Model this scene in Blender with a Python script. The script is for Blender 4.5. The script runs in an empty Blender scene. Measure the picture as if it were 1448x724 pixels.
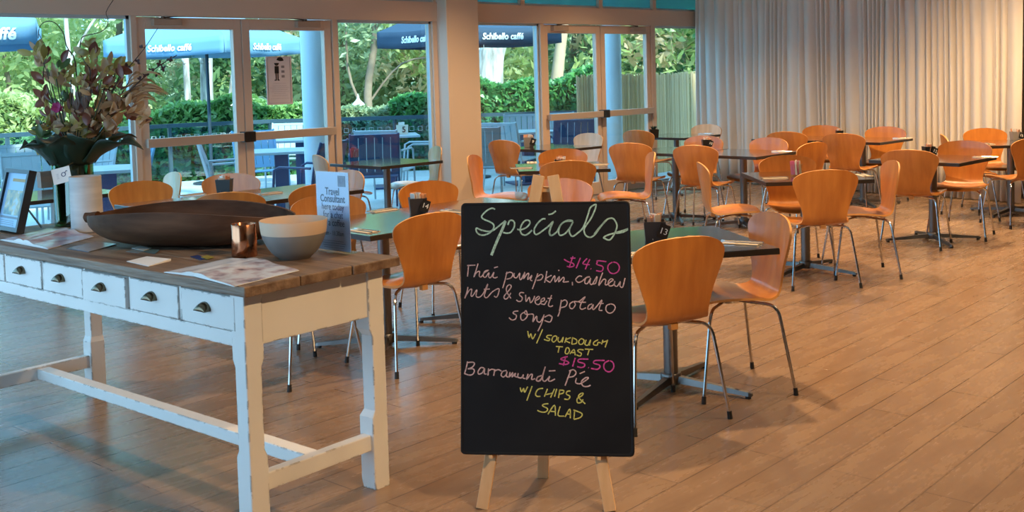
import bpy, bmesh, math, random
from mathutils import Vector, Matrix
random.seed(7)
SC = bpy.context.scene
COL = SC.collection
PI = math.pi
R2 = math.sqrt(2)

# ------------------------------------------------------------------ camera
F = 1530.0; HC = 1.52; PITCH = math.radians(3.2); ROLL = math.radians(1.6)
CX = 724.0; CY = 105 + F*math.tan(PITCH)*math.cos(ROLL)
# view frame: x right, d forward; the room axes lie at 45 degrees to it
def r2w(x, d, z=0.0): return Vector(((x+d)/R2, (d-x)/R2, z))
_f = Vector((0, math.cos(PITCH), -math.sin(PITCH)))
_r0 = Vector((1, 0, 0)); _u0 = _r0.cross(_f)
_r = math.cos(ROLL)*_r0 - math.sin(ROLL)*_u0
_u = math.sin(ROLL)*_r0 + math.cos(ROLL)*_u0
cam_d = bpy.data.cameras.new('camera'); cam = bpy.data.objects.new('camera', cam_d); COL.objects.link(cam)
cam_d.sensor_width = 36; cam_d.lens = 36*F/1448; cam_d.shift_y = -(362-CY)/1448
cam_d.clip_start = 0.05; cam_d.clip_end = 400
cw = [r2w(*v) for v in (_r, _u, -_f)]
M = Matrix.Identity(4)
for i in range(3):
    for j in range(3): M[j][i] = cw[i][j]
M[2][3] = HC
cam.matrix_world = M
SC.camera = cam

# ------------------------------------------------------------------ light
SC.view_settings.view_transform = 'Standard'; SC.view_settings.look = 'None'
SC.view_settings.gamma = 1; SC.view_settings.exposure = 0.4; SC.view_settings.use_curve_mapping = False
wd = bpy.data.worlds.new('sky'); SC.world = wd; wd.use_nodes = True
bg = wd.node_tree.nodes['Background']; bg.inputs[0].default_value = (0.38, 0.70, 1.0, 1); bg.inputs[1].default_value = 3.2
sd = bpy.data.lights.new('sun', 'SUN'); sd.energy = 9.5; sd.angle = 0.05; sd.color = (1, .93, .78)
sun = bpy.data.objects.new('sun', sd); COL.objects.link(sun)
sun.rotation_euler = Vector((0.15, 0.85, -0.62)).to_track_quat('-Z', 'Y').to_euler()
LAMP_W = 300.0; LAMP_COL = (1.0, .66, .34)
CEIL = 3.3
LAMPS = [(.85, 5.8, 1.0), (3.9, 9.9, 1.0), (2.1, 8.6, 1.0), (-1.2, 7.4, .45), (4.7, 6.6, .85), (1.9, 11.9, .8), (.2, 10.0, .9), (5.7, 9.9, 1.0), (3.0, 4.5, .8), (2.9, 2.8, .45), (4.5, 10.6, .6)]  # unseen ceiling spots placed to suit the shadows; last one added to brighten the curtain
def lamp(x, d, w):
    l = bpy.data.lights.new('downlight', 'SPOT'); l.energy = w; l.color = LAMP_COL
    l.spot_size = math.radians(122); l.spot_blend = .8; l.shadow_soft_size = .05
    o = bpy.data.objects.new('downlight', l); COL.objects.link(o); o.location = r2w(x, d, CEIL-.03)
    return o
fill_spot = lamp(1.9, 1.9, 330); fill_spot.data.spot_size = math.radians(48); fill_spot.data.spot_blend = .6      # unseen spot added to warm the near end of the timber table
fill_spot.rotation_euler = (r2w(-.55, 3.9, .6)-fill_spot.location).to_track_quat('-Z', 'Y').to_euler()

# ------------------------------------------------------------------ materials
MATS = {}
def nodes_of(m): return m.node_tree.nodes, m.node_tree.links
def mat(name, col, rough=.5, metal=0, coat=0, spec=.5, noise=None, bump=None, emit=None, stretch=None):
    if name in MATS: return MATS[name]
    m = bpy.data.materials.new(name); m.use_nodes = True
    N, L = nodes_of(m); b = N['Principled BSDF']
    b.inputs['Base Color'].default_value = (*col, 1); b.inputs['Roughness'].default_value = rough
    b.inputs['Metallic'].default_value = metal; b.inputs['Coat Weight'].default_value = coat
    b.inputs['Coat Roughness'].default_value = .12; b.inputs['Specular IOR Level'].default_value = spec
    if noise or bump:
        tc = N.new('ShaderNodeTexCoord'); mp = N.new('ShaderNodeMapping'); L.new(tc.outputs['Object'], mp.inputs[0])
        if stretch: mp.inputs['Scale'].default_value = stretch
    if noise:
        col2, sc, det = noise
        oi = N.new('ShaderNodeObjectInfo'); ad = N.new('ShaderNodeVectorMath'); ad.operation = 'ADD'
        mu = N.new('ShaderNodeMath'); mu.operation = 'MULTIPLY'; mu.inputs[1].default_value = 17.0
        L.new(oi.outputs['Random'], mu.inputs[0]); L.new(mp.outputs[0], ad.inputs[0]); L.new(mu.outputs[0], ad.inputs[1])
        n = N.new('ShaderNodeTexNoise'); n.inputs['Scale'].default_value = sc; n.inputs['Detail'].default_value = det
        L.new(ad.outputs[0], n.inputs['Vector'])
        cr = N.new('ShaderNodeValToRGB'); cr.color_ramp.elements[0].position = .35; cr.color_ramp.elements[1].position = .68
        cr.color_ramp.elements[0].color = (*col, 1); cr.color_ramp.elements[1].color = (*col2, 1)
        L.new(n.outputs[0], cr.inputs[0]); L.new(cr.outputs[0], b.inputs['Base Color'])
    if bump:
        n2 = N.new('ShaderNodeTexNoise'); n2.inputs['Scale'].default_value = bump[0]; L.new(mp.outputs[0], n2.inputs['Vector'])
        bp = N.new('ShaderNodeBump'); bp.inputs['Strength'].default_value = bump[1]; bp.inputs['Distance'].default_value = .01
        L.new(n2.outputs[0], bp.inputs['Height']); L.new(bp.outputs[0], b.inputs['Normal'])
    if emit:
        b.inputs['Emission Color'].default_value = (*emit[0], 1); b.inputs['Emission Strength'].default_value = emit[1]
    MATS[name] = m
    return m
def glass_mat(name, tint, gloss=.08, rough=0.0):
    m = bpy.data.materials.new(name); m.use_nodes = True
    N, L = nodes_of(m); N.remove(N['Principled BSDF']); out = N['Material Output']
    t = N.new('ShaderNodeBsdfTransparent'); t.inputs[0].default_value = (*tint, 1)
    g = N.new('ShaderNodeBsdfGlossy'); g.inputs['Roughness'].default_value = rough
    mx = N.new('ShaderNodeMixShader'); mx.inputs[0].default_value = gloss
    L.new(t.outputs[0], mx.inputs[1]); L.new(g.outputs[0], mx.inputs[2]); L.new(mx.outputs[0], out.inputs[0])
    MATS[name] = m
    return m
def floor_mat():
    m = bpy.data.materials.new('floor_planks'); m.use_nodes = True
    N, L = nodes_of(m); b = N['Principled BSDF']
    tc = N.new('ShaderNodeTexCoord'); mp = N.new('ShaderNodeMapping'); L.new(tc.outputs['Object'], mp.inputs[0])
    mp.inputs['Rotation'].default_value = (0, 0, math.radians(-3))
    br = N.new('ShaderNodeTexBrick'); br.offset = .37; br.inputs['Scale'].default_value = 1
    br.inputs['Brick Width'].default_value = 1.25; br.inputs['Row Height'].default_value = .182
    br.inputs['Mortar Size'].default_value = .003; br.inputs['Mortar Smooth'].default_value = .3; br.inputs['Bias'].default_value = 0
    br.inputs['Color1'].default_value = (.90, .90, .90, 1); br.inputs['Color2'].default_value = (1.04, 1.04, 1.04, 1)
    br.inputs['Mortar'].default_value = (.45, .43, .42, 1)
    L.new(mp.outputs[0], br.inputs['Vector'])
    mp2 = N.new('ShaderNodeMapping'); mp2.inputs['Scale'].default_value = (1.0, 5, 1); L.new(tc.outputs['Object'], mp2.inputs[0])
    n = N.new('ShaderNodeTexNoise'); n.inputs['Scale'].default_value = 2.2; n.inputs['Detail'].default_value = 8; n.inputs['Roughness'].default_value = .65
    L.new(mp2.outputs[0], n.inputs['Vector'])
    cr = N.new('ShaderNodeValToRGB'); cr.color_ramp.elements[0].position = .3; cr.color_ramp.elements[1].position = .72
    cr.color_ramp.elements[0].color = (.195, .124, .080, 1); cr.color_ramp.elements[1].color = (.285, .190, .126, 1)
    L.new(n.outputs[0], cr.inputs[0])
    mm = N.new('ShaderNodeMix'); mm.data_type = 'RGBA'; mm.blend_type = 'MULTIPLY'; mm.inputs[0].default_value = 1
    L.new(cr.outputs[0], mm.inputs[6]); L.new(br.outputs['Color'], mm.inputs[7]); L.new(mm.outputs[2], b.inputs['Base Color'])
    rr = N.new('ShaderNodeMapRange'); rr.inputs[3].default_value = .20; rr.inputs[4].default_value = .34
    L.new(n.outputs[0], rr.inputs[0]); L.new(rr.outputs[0], b.inputs['Roughness'])
    bp = N.new('ShaderNodeBump'); bp.inputs['Strength'].default_value = .25; bp.inputs['Distance'].default_value = .004
    L.new(br.outputs['Fac'], bp.inputs['Height']); bp.invert = True; L.new(bp.outputs[0], b.inputs['Normal'])
    return m
def paint_mat():                                   # chipped white paint over dark timber
    m = bpy.data.materials.new('chipped_paint'); m.use_nodes = True
    N, L = nodes_of(m); b = N['Principled BSDF']; b.inputs['Roughness'].default_value = .55
    tc = N.new('ShaderNodeTexCoord'); ge = N.new('ShaderNodeNewGeometry')
    n = N.new('ShaderNodeTexNoise'); n.inputs['Scale'].default_value = 22; n.inputs['Detail'].default_value = 6; L.new(tc.outputs['Object'], n.inputs['Vector'])
    n2 = N.new('ShaderNodeTexNoise'); n2.inputs['Scale'].default_value = 3; n2.inputs['Detail'].default_value = 4; L.new(tc.outputs['Object'], n2.inputs['Vector'])
    cr = N.new('ShaderNodeValToRGB'); cr.color_ramp.elements[0].position = .80; cr.color_ramp.elements[1].position = .81
    cr.color_ramp.elements[0].color = (0, 0, 0, 1); cr.color_ramp.elements[1].color = (1, 1, 1, 1)
    ad = N.new('ShaderNodeMath'); ad.operation = 'ADD'
    bv = N.new('ShaderNodeBevel'); bv.samples = 4; bv.inputs['Radius'].default_value = .009
    dt = N.new('ShaderNodeVectorMath'); dt.operation = 'DOT_PRODUCT'; L.new(bv.outputs[0], dt.inputs[0]); L.new(ge.outputs['Normal'], dt.inputs[1])
    mr = N.new('ShaderNodeMapRange'); mr.inputs[1].default_value = .998; mr.inputs[2].default_value = .93; mr.inputs[3].default_value = 0; mr.inputs[4].default_value = .27
    L.new(dt.outputs['Value'], mr.inputs[0]); L.new(n.outputs[0], ad.inputs[0]); L.new(mr.outputs[0], ad.inputs[1]); L.new(ad.outputs[0], cr.inputs[0])
    w = N.new('ShaderNodeValToRGB'); w.color_ramp.elements[0].color = (.70, .68, .65, 1); w.color_ramp.elements[1].color = (.83, .82, .80, 1)
    L.new(n2.outputs[0], w.inputs[0])
    mm = N.new('ShaderNodeMix'); mm.data_type = 'RGBA'; L.new(cr.outputs[0], mm.inputs[0]); L.new(w.outputs[0], mm.inputs[6]); mm.inputs[7].default_value = (.05, .035, .025, 1)
    L.new(mm.outputs[2], b.inputs['Base Color'])
    return m
def curtain_mat():
    m = bpy.data.materials.new('curtain_cloth'); m.use_nodes = True
    N, L = nodes_of(m); N.remove(N['Principled BSDF']); out = N['Material Output']
    d = N.new('ShaderNodeBsdfDiffuse'); d.inputs[0].default_value = (.84, .79, .73, 1)
    t = N.new('ShaderNodeBsdfTranslucent'); t.inputs[0].default_value = (.74, .68, .60, 1)
    mx = N.new('ShaderNodeMixShader'); mx.inputs[0].default_value = .22
    L.new(d.outputs[0], mx.inputs[1]); L.new(t.outputs[0], mx.inputs[2]); L.new(mx.outputs[0], out.inputs[0])
    return m
def leaf_mat(name, c1, c2):
    m = bpy.data.materials.new(name); m.use_nodes = True
    N, L = nodes_of(m); N.remove(N['Principled BSDF']); out = N['Material Output']
    ge = N.new('ShaderNodeNewGeometry')
    cr = N.new('ShaderNodeValToRGB'); cr.color_ramp.elements[0].color = (*c1, 1); cr.color_ramp.elements[1].color = (*c2, 1)
    L.new(ge.outputs['Random Per Island'], cr.inputs[0])
    d = N.new('ShaderNodeBsdfDiffuse'); t = N.new('ShaderNodeBsdfTranslucent'); g = N.new('ShaderNodeBsdfGlossy'); g.inputs['Roughness'].default_value = .4
    L.new(cr.outputs[0], d.inputs[0]); L.new(cr.outputs[0], t.inputs[0])
    mx = N.new('ShaderNodeMixShader'); mx.inputs[0].default_value = .5; L.new(d.outputs[0], mx.inputs[1]); L.new(t.outputs[0], mx.inputs[2])
    m2 = N.new('ShaderNodeMixShader'); m2.inputs[0].default_value = .05; L.new(mx.outputs[0], m2.inputs[1]); L.new(g.outputs[0], m2.inputs[2])
    L.new(m2.outputs[0], out.inputs[0]); MATS[name] = m
    return m

M_FLOOR = floor_mat(); M_PAINT = paint_mat(); M_CURT = curtain_mat()
M_PLY = mat('orange_plywood', (.47, .155, .026), .36, coat=.5, noise=((.60, .225, .042), 2.0, 4), stretch=(9, 9, 1.2))
M_PLYGLARE = mat('glare_plywood', (.58, .35, .16), .34, coat=.5, noise=((.68, .44, .23), 2.0, 4), stretch=(9, 9, 1.2))  # same plywood, paled to carry the window glare on the shining chairs
M_EDGE = mat('ply_edge', (.62, .30, .09), .5)
M_CHROME = mat('chrome', (.58, .57, .56), .14, 1)
M_ALU = mat('brushed_aluminium', (.20, .195, .19), .36, 1)
M_RUB = mat('black_rubber', (.012, .012, .012), .6)
M_TOP = mat('dark_laminate', (.030, .026, .024), .14, coat=1.0, spec=.8)
M_TOPEDGE = mat('dark_table_edge', (.022, .016, .013), .45)
M_FRAME = mat('window_frame_beige', (.62, .47, .37), .5)
M_WALL = mat('wall_plaster', (.66, .57, .47), .8)
M_CEIL = mat('ceiling_paint', (.78, .74, .68), .8)
M_GLASS = glass_mat('window_glass', (.80, .94, .98), .05)
M_TEAL = glass_mat('teal_glass', (.16, .46, .48), .06, .1)
def film(m):                                       # pale film on the upper panes
    N, L = nodes_of(m); out = N['Material Output']; src = out.inputs[0].links[0].from_socket
    t = N.new('ShaderNodeBsdfTranslucent'); t.inputs[0].default_value = (.16, .25, .235, 1)
    mx = N.new('ShaderNodeMixShader'); mx.inputs[0].default_value = .6; L.new(src, mx.inputs[1]); L.new(t.outputs[0], mx.inputs[2]); L.new(mx.outputs[0], out.inputs[0])
film(M_TEAL)
M_RAILG = glass_mat('balustrade_glass', (.58, .82, .86), .07)
M_CLEAR = glass_mat('clear_glass', (.94, .97, .96), .05, .02)
M_GREENG = glass_mat('green_glass', (.42, .62, .45), .14, .02)
M_BLACK = mat('black_board', (.006, .006, .008), .55, spec=.22, noise=((.010, .010, .012), 5, 3))
M_PINE = mat('easel_pine', (.62, .36, .17), .5, noise=((.70, .44, .23), 3, 4), stretch=(10, 10, 1))
M_WOODTOP = mat('weathered_timber', (.125, .072, .045), .5, noise=((.29, .195, .13), 2.4, 9), bump=(6, .5), stretch=(9, .9, 9))
M_BOWL = mat('dark_carved_wood', (.060, .026, .013), .6, spec=.15, noise=((.125, .060, .032), 3, 6), bump=(5, .35), stretch=(1, 5, 5))
M_COPPER = mat('copper', (.55, .24, .13), .18, 1, bump=(14, .12))
M_CERG = mat('grey_glaze', (.20, .195, .19), .35)
M_CERC = mat('bare_clay', (.62, .46, .33), .6)
M_PAPER = mat('paper_white', (.80, .79, .78), .6)
M_BRASS = mat('aged_brass', (.16, .125, .08), .25, 1)
M_BLKP = mat('black_paint', (.015, .014, .014), .35)
M_NAVY = mat('navy_plastic', (.02, .05, .14), .45)
M_WHITEP = mat('white_plastic', (.34, .40, .43), .5)
M_BLUEP = mat('sky_blue_plastic', (.16, .34, .50), .5)
M_GREYP = mat('grey_slate_plastic', (.20, .25, .28), .5)

# ------------------------------------------------------------------ helpers
def px(x, y, z):                                   # where the view through an image point meets height z
    D = _f + _r*((x-CX)/F) - _u*((y-CY)/F); t = (z-HC)/D.z; P = Vector((0, 0, HC)) + D*t
    return r2w(P.x, P.y, P.z)
def pxd(x, y, d):                                  # ... meets forward distance d
    D = _f + _r*((x-CX)/F) - _u*((y-CY)/F); P = Vector((0, 0, HC)) + D*(d/D.y)
    return r2w(P.x, P.y, P.z)
def pxv(x, y, v):                                  # ... meets the plane of constant room y
    D = _f + _r*((x-CX)/F) - _u*((y-CY)/F); w = r2w(*D); t = v/w.y
    return Vector((w.x*t, v, HC+w.z*t))
class MB:
    def __init__(s): s.v = []; s.f = []; s.m = []
    def add(s, vs, fs, mi=0):
        k = len(s.v); s.v += [tuple(v) for v in vs]; s.f += [tuple(i+k for i in f) for f in fs]; s.m += [mi]*len(fs)
    def box(s, a, b, mi=0, T=None):
        x0, y0, z0 = a; x1, y1, z1 = b
        vs = [Vector(p) for p in ((x0,y0,z0),(x1,y0,z0),(x1,y1,z0),(x0,y1,z0),(x0,y0,z1),(x1,y0,z1),(x1,y1,z1),(x0,y1,z1))]
        if T: vs = [T @ v for v in vs]
        s.add(vs, [(0,3,2,1),(4,5,6,7),(0,1,5,4),(1,2,6,5),(2,3,7,6),(3,0,4,7)], mi)
    def bar(s, p, q, w, h, mi=0, up=(0, 0, 1)):     # rectangular bar from p to q
        p = Vector(p); q = Vector(q); t = (q-p).normalized(); up = Vector(up)
        if abs(t.dot(up)) > .98: up = Vector((1, 0, 0))
        a = t.cross(up).normalized(); b = a.cross(t)
        vs = []
        for c in (p, q):
            for i, j in ((-1,-1),(1,-1),(1,1),(-1,1)): vs.append(c + a*(i*w/2) + b*(j*h/2))
        s.add(vs, [(3,2,1,0),(4,5,6,7),(0,1,5,4),(1,2,6,5),(2,3,7,6),(3,0,4,7)], mi)
    def tube(s, path, r, n=8, mi=0, cap=True):
        path = [Vector(p) for p in path]; rs = r if isinstance(r, (list, tuple)) else [r]*len(path)
        vs = []; up = None
        for i, p in enumerate(path):
            t = (path[min(i+1, len(path)-1)] - path[max(i-1, 0)]).normalized()
            if up is None: up = Vector((0, 0, 1)) if abs(t.z) < .9 else Vector((1, 0, 0))
            a = t.cross(up).normalized(); b = a.cross(t).normalized(); up = b
            for k in range(n):
                an = 2*PI*k/n; vs.append(p + (a*math.cos(an) + b*math.sin(an))*rs[i])
        fs = [(i*n+k, i*n+(k+1) % n, (i+1)*n+(k+1) % n, (i+1)*n+k) for i in range(len(path)-1) for k in range(n)]
        if cap: fs += [tuple(range(n-1, -1, -1)), tuple((len(path)-1)*n+k for k in range(n))]
        s.add(vs, fs, mi)
    def lathe(s, prof, n=24, c=(0, 0, 0), mi=0):     # prof: list of (radius, z)
        vs = []; c = Vector(c)
        for r, z in prof:
            for k in range(n): an = 2*PI*k/n; vs.append(c + Vector((r*math.cos(an), r*math.sin(an), z)))
        s.add(vs, [(i*n+k, i*n+(k+1) % n, (i+1)*n+(k+1) % n, (i+1)*n+k) for i in range(len(prof)-1) for k in range(n)], mi)
    def grid(s, rows, mi=0, close=False):
        n = len(rows[0]); vs = [p for r in rows for p in r]; m = n if close else n-1
        s.add(vs, [(i*n+k, i*n+(k+1) % n, (i+1)*n+(k+1) % n, (i+1)*n+k) for i in range(len(rows)-1) for k in range(m)], mi)
    def build(s, name, mats, parent=None, smooth=True, loc=None, bevel=0, label=None, angle=40):
        me = bpy.data.meshes.new(name); me.from_pydata(s.v, [], s.f)
        for m in (mats if isinstance(mats, (list, tuple)) else [mats]): me.materials.append(m)
        me.polygons.foreach_set('material_index', s.m)
        me.update()
        if smooth: me.shade_smooth(); me.set_sharp_from_angle(angle=math.radians(angle))
        o = bpy.data.objects.new(name, me); COL.objects.link(o)
        if parent is not None: o.parent = parent
        if loc is not None: o.location = loc
        if bevel:
            b = o.modifiers.new('bevel', 'BEVEL'); b.width = bevel; b.segments = 2; b.limit_method = 'ANGLE'
        if label: o['label'] = label
        return o
def empty(name, loc=(0, 0, 0), rz=0):
    o = bpy.data.objects.new(name, None); COL.objects.link(o); o.location = loc; o.rotation_euler = (0, 0, rz); o.empty_display_size = .1
    return o
def tag(o, label=None, cat=None, group=None, kind=None):
    for k, v in (('label', label), ('category', cat), ('group', group), ('kind', kind)):
        if v: o[k] = v
    return o
def struct(o): o['kind'] = 'structure'; return o
def copy_tree(o, parent=None):
    c = o.copy(); COL.objects.link(c)
    if parent is not None: c.parent = parent
    for ch in list(o.children): copy_tree(ch, c)
    return c
def text_mesh(s, size, name, m, parent, T, shear=0, bold=0, extrude=.0006, align='CENTER'):
    cu = bpy.data.curves.new(name, 'FONT'); cu.body = s; cu.size = size; cu.shear = shear; cu.offset = bold; cu.extrude = extrude
    cu.align_x = align; cu.align_y = 'CENTER'; cu.resolution_u = 3
    t = bpy.data.objects.new(name, cu); COL.objects.link(t); bpy.context.view_layer.update()
    me = bpy.data.meshes.new_from_object(t.evaluated_get(bpy.context.evaluated_depsgraph_get()))
    COL.objects.unlink(t); bpy.data.objects.remove(t)
    me.transform(T); me.materials.clear(); me.materials.append(m); me.name = name
    o = bpy.data.objects.new(name, me); COL.objects.link(o); o.parent = parent
    return o
def frame_T(o, xa, ya):                            # matrix from origin, x axis, y axis
    xa = Vector(xa).normalized(); ya = Vector(ya).normalized(); za = xa.cross(ya)
    T = Matrix.Identity(4)
    for i, a in enumerate((xa, ya, za)):
        for j in range(3): T[j][i] = a[j]
    for j in range(3): T[j][3] = o[j]
    return T

# ------------------------------------------------------------------ room shell
VW = 8.72                                          # the glazed wall
UC0, UC1 = 12.25, 11.93                            # curtain: at the glazed wall, and 4.7 m along
HEAD = 2.10; BEAM = 2.30
m = MB(); m.box((-1.4, -6, -.12), (13.2, VW+.12, 0)); struct(m.build('floor', M_FLOOR, smooth=False))
m = MB(); m.box((-1.4, -6, CEIL), (13.2, VW+.15, CEIL+.15)); struct(m.build('ceiling', M_CEIL, smooth=False))
m = MB(); m.box((12.75, -6, 0), (12.95, VW+.12, CEIL)); struct(m.build('wall_right', M_WALL, smooth=False))
m = MB(); m.box((-1.4, -6.15, 0), (13.2, -6, CEIL)); struct(m.build('wall_back', M_WALL, smooth=False))
# unseen wall left of the camera, its openings sized for the daylight let in
m = MB()
m.box((-1.35, -6, 0), (-1.2, 2.3, CEIL)); m.box((-1.35, 8.3, 0), (-1.2, VW+.12, CEIL)); m.box((-1.35, 2.3, 2.35), (-1.2, 8.3, CEIL)); m.box((-1.35, 2.3, 0), (-1.2, 8.3, .12))
for y in (4.3, 6.3): m.box((-1.33, y-.05, .12), (-1.22, y+.05, 2.35))
struct(m.build('wall_left', M_WALL, smooth=False))
def ux(x): return pxv(x, 100, VW).x
uA, uD0, uDm, uD1, uB0, uB1, uC0_, uC1_, uE0, uE1, uF0, uF1, uFm = [ux(x) for x in (184, 192, 341, 468, 475, 603, 615, 660, 761, 766, 918, 923, 847.5)]
UEND = 12.75
fr = MB()
Y0, Y1 = VW-.05, VW+.07
fr.box((-1.3, Y0-.015, HEAD), (UEND, Y1, BEAM))       # transom beam
fr.box((-1.3, Y0-.01, CEIL-.12), (UEND, Y1, CEIL))
for a, b in ((-1.2, -1.1), (1.5, 1.6), (uA, uD0), (uD1, uB0), (uB1+.06, uC0_+.05), (uE0, uE1), (uF0, uF1), (UEND-.12, UEND)):
    fr.box((a, Y0, 0), (b, Y1, HEAD))
for a in (1.55, uD0-.05, uDm, uD1, uC0_, 8.9, uFm, uF1):
    fr.box((a-.035, Y0, BEAM), (a+.035, Y1, CEIL-.12))
for a, b in ((-1.2, uA), (uB0, uB1+.06), (uC0_, uE0), (uF1, UEND)):
    fr.box((a, Y0, 0), (b, Y1, .05))
struct(fr.build('wall_window', M_FRAME, smooth=False))
def pane(n, a, b, z0=.05, z1=HEAD, mt=None):
    w = struct(empty('window_%d' % n, ((a+b)/2, VW, z0)))
    m = MB(); m.box((a-(a+b)/2, -.004, 0), (b-(a+b)/2, .004, z1-z0)); m.build('pane', mt or M_GLASS, w, smooth=False)
    m = MB(); h = (b-a)/2; t = .028
    m.box((-h, -.02, 0), (-h+t, .02, z1-z0)); m.box((h-t, -.02, 0), (h, .02, z1-z0)); m.box((-h, -.02, z1-z0-t), (h, .02, z1-z0)); m.box((-h, -.02, 0), (h, .02, t))
    m.build('sash', M_SASH, w, smooth=False)
M_SASH = mat('pale_aluminium_sash', (.46, .53, .56), .4)
pane(2, -1.1, 1.5); pane(3, 1.6, uA); pane(4, uB0, uB1+.06); pane(5, uC0_+.05, uE0); pane(6, uF1, UEND-.12)
pane(1, -1.2, uD1, BEAM, CEIL-.12, M_TEAL); pane(8, uD1, UEND, BEAM, CEIL-.12, M_TEAL)
m = MB(); m.box((uC0_, VW-.21, 0), (uC1_, VW+.02, CEIL)); struct(m.build('column', mat('column_paint', (.62, .50, .40), .6), bevel=.008, smooth=False))

def door(n, a, b, hinge_left, zbar):
    w = b-a; d = struct(empty('door_%d' % n, (a, VW, 0)))
    m = MB(); s = .085
    m.box((0.006, -.03, .01), (s, .03, HEAD-.01)); m.box((w-s, -.03, .01), (w-.006, .03, HEAD-.01))
    m.box((s, -.03, HEAD-.11), (w-s, .03, HEAD-.01)); m.box((s, -.03, .01), (w-s, .03, .16))
    m.build('door_frame', M_FRAME, d, smooth=False, bevel=.003)
    m = MB(); m.box((s-.005, -.004, .15), (w-s+.005, .004, HEAD-.105)); m.build('pane', M_GLASS, d, smooth=False)
    m = MB(); m.box((.03, -.105, zbar-.038), (w-.03, -.065, zbar+.038)); p = m.build('push_bar', M_BARM, d, smooth=False, bevel=.004)
    m = MB()
    x = w-.03 if hinge_left else .03
    m.box((x-.028, -.112, zbar-.048), (x+.028, -.028, zbar+.048)); m.build('latch', M_BLKP, d, smooth=False, bevel=.003)
    m = MB(); x = w-.06 if not hinge_left else .06
    m.box((x-.02, -.066, zbar-.03), (x+.02, -.028, zbar+.03)); m.build('bar_bracket', M_BARM, d, smooth=False)
    c0 = .14 if hinge_left else w-.42
    m = MB(); m.box((c0, -.085, HEAD-.085), (c0+.26, -.028, HEAD-.025)); k = m.build('door_closer', M_CLOSER, d, smooth=False, bevel=.004)
    m = MB(); m.bar((c0+.1, -.06, HEAD-.012), (c0+.42 if hinge_left else c0-.14, -.04, HEAD+.012), .022, .008); m.lathe([(0.0, .006), (.02, .006), (.02, -.012), (0, -.012)], 12, (c0+.1, -.06, HEAD-.012)); m.build('closer_arm', mat('dark_bronze', (.10, .06, .04), .4, .6), d)
    return d
M_BARM = mat('push_bar_bronze', (.52, .42, .34), .35, .3)
M_CLOSER = mat('closer_bronze', (.45, .33, .25), .4, .2)
door(1, uD0, uDm, True, 1.02); dr = door(2, uDm, uD1, False, 1.02); door(3, uE1, uFm, True, 1.0); door(4, uFm, uF0, False, 1.0)
# poster stuck on the door glass
pa = pxv(375, 80, VW-.01); pb = pxv(414, 147, VW-.01)
po = tag(empty('poster', ((pa.x+pb.x)/2, VW-.012, (pa.z+pb.z)/2)), 'white notice with a small black figure taped to the door glass', 'poster')
hw, hh = (pb.x-pa.x)/2, (pa.z-pb.z)/2
m = MB(); m.box((-hw, -.002, -hh), (hw, .002, hh)); m.build('sheet', mat('poster_paper', (.74, .66, .66), .5), po, smooth=False)
m = MB()
for a, b in (((-hw*.88, hh*.95), (hw*.86, hh*.95)), ((hw*.86, hh*.95), (hw*.86, -hh*.93)), ((hw*.86, -hh*.93), (-hw*.88, -hh*.93)), ((-hw*.88, -hh*.93), (-hw*.88, hh*.95))):
    m.bar((a[0], -.003, a[1]), (b[0], -.003, b[1]), .001, .006, up=(0, 1, 0))
for i, (w_, z_) in enumerate(((.5, -.12), (.55, -.22), (.75, -.30), (.6, -.38), (.7, -.46), (.45, -.54), (.6, -.63), (.75, -.75))):
    m.bar((-hw*w_, -.003, hh*z_), (hw*w_, -.003, hh*z_), .001, .004, up=(0, 1, 0))
for i in range(3): m.box((hw*.18, -.0032, hh*(.52-.2*i)), (hw*.42, -.0025, hh*(.62-.2*i)))
m.build('printed_lines', mat('print_grey', (.25, .21, .22), .6), po, smooth=False)
m = MB()
m.box((-hw*.34, -.004, hh*.30), (-hw*.02, -.003, hh*.60)); m.box((-hw*.28, -.004, hh*.02), (-hw*.2, -.003, hh*.32)); m.box((-hw*.14, -.004, hh*.02), (-hw*.06, -.003, hh*.32))
m.box((-hw*.38, -.004, hh*.0), (-hw*.2, -.003, hh*.04)); m.box((-hw*.14, -.004, hh*.0), (hw*.02, -.003, hh*.04))
for r_, c_, a0, a1 in ((.026, (-hw*.18, hh*.73), PI, 2*PI), (.04, (hw*.1, hh*.80), .1, PI-.3)):
    vs = [Vector((c_[0], -.004, c_[1]))]+[Vector((c_[0]+r_*math.cos(a0+(a1-a0)*i/10), -.004, c_[1]+r_*math.sin(a0+(a1-a0)*i/10))) for i in range(11)]
    m.add(vs, [(0, i+2, i+1) for i in range(10)])
m.build('printed_figure', M_BLKP, po, smooth=False)
# ceiling lamps
M_LAMPG = mat('lamp_lens', (1, .9, .75), .5, emit=((1, .75, .45), 6)); M_LAMPR = mat('lamp_ring', (.7, .7, .7), .3, 1)
for x, d, k in LAMPS: lamp(x, d, LAMP_W*k)

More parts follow.
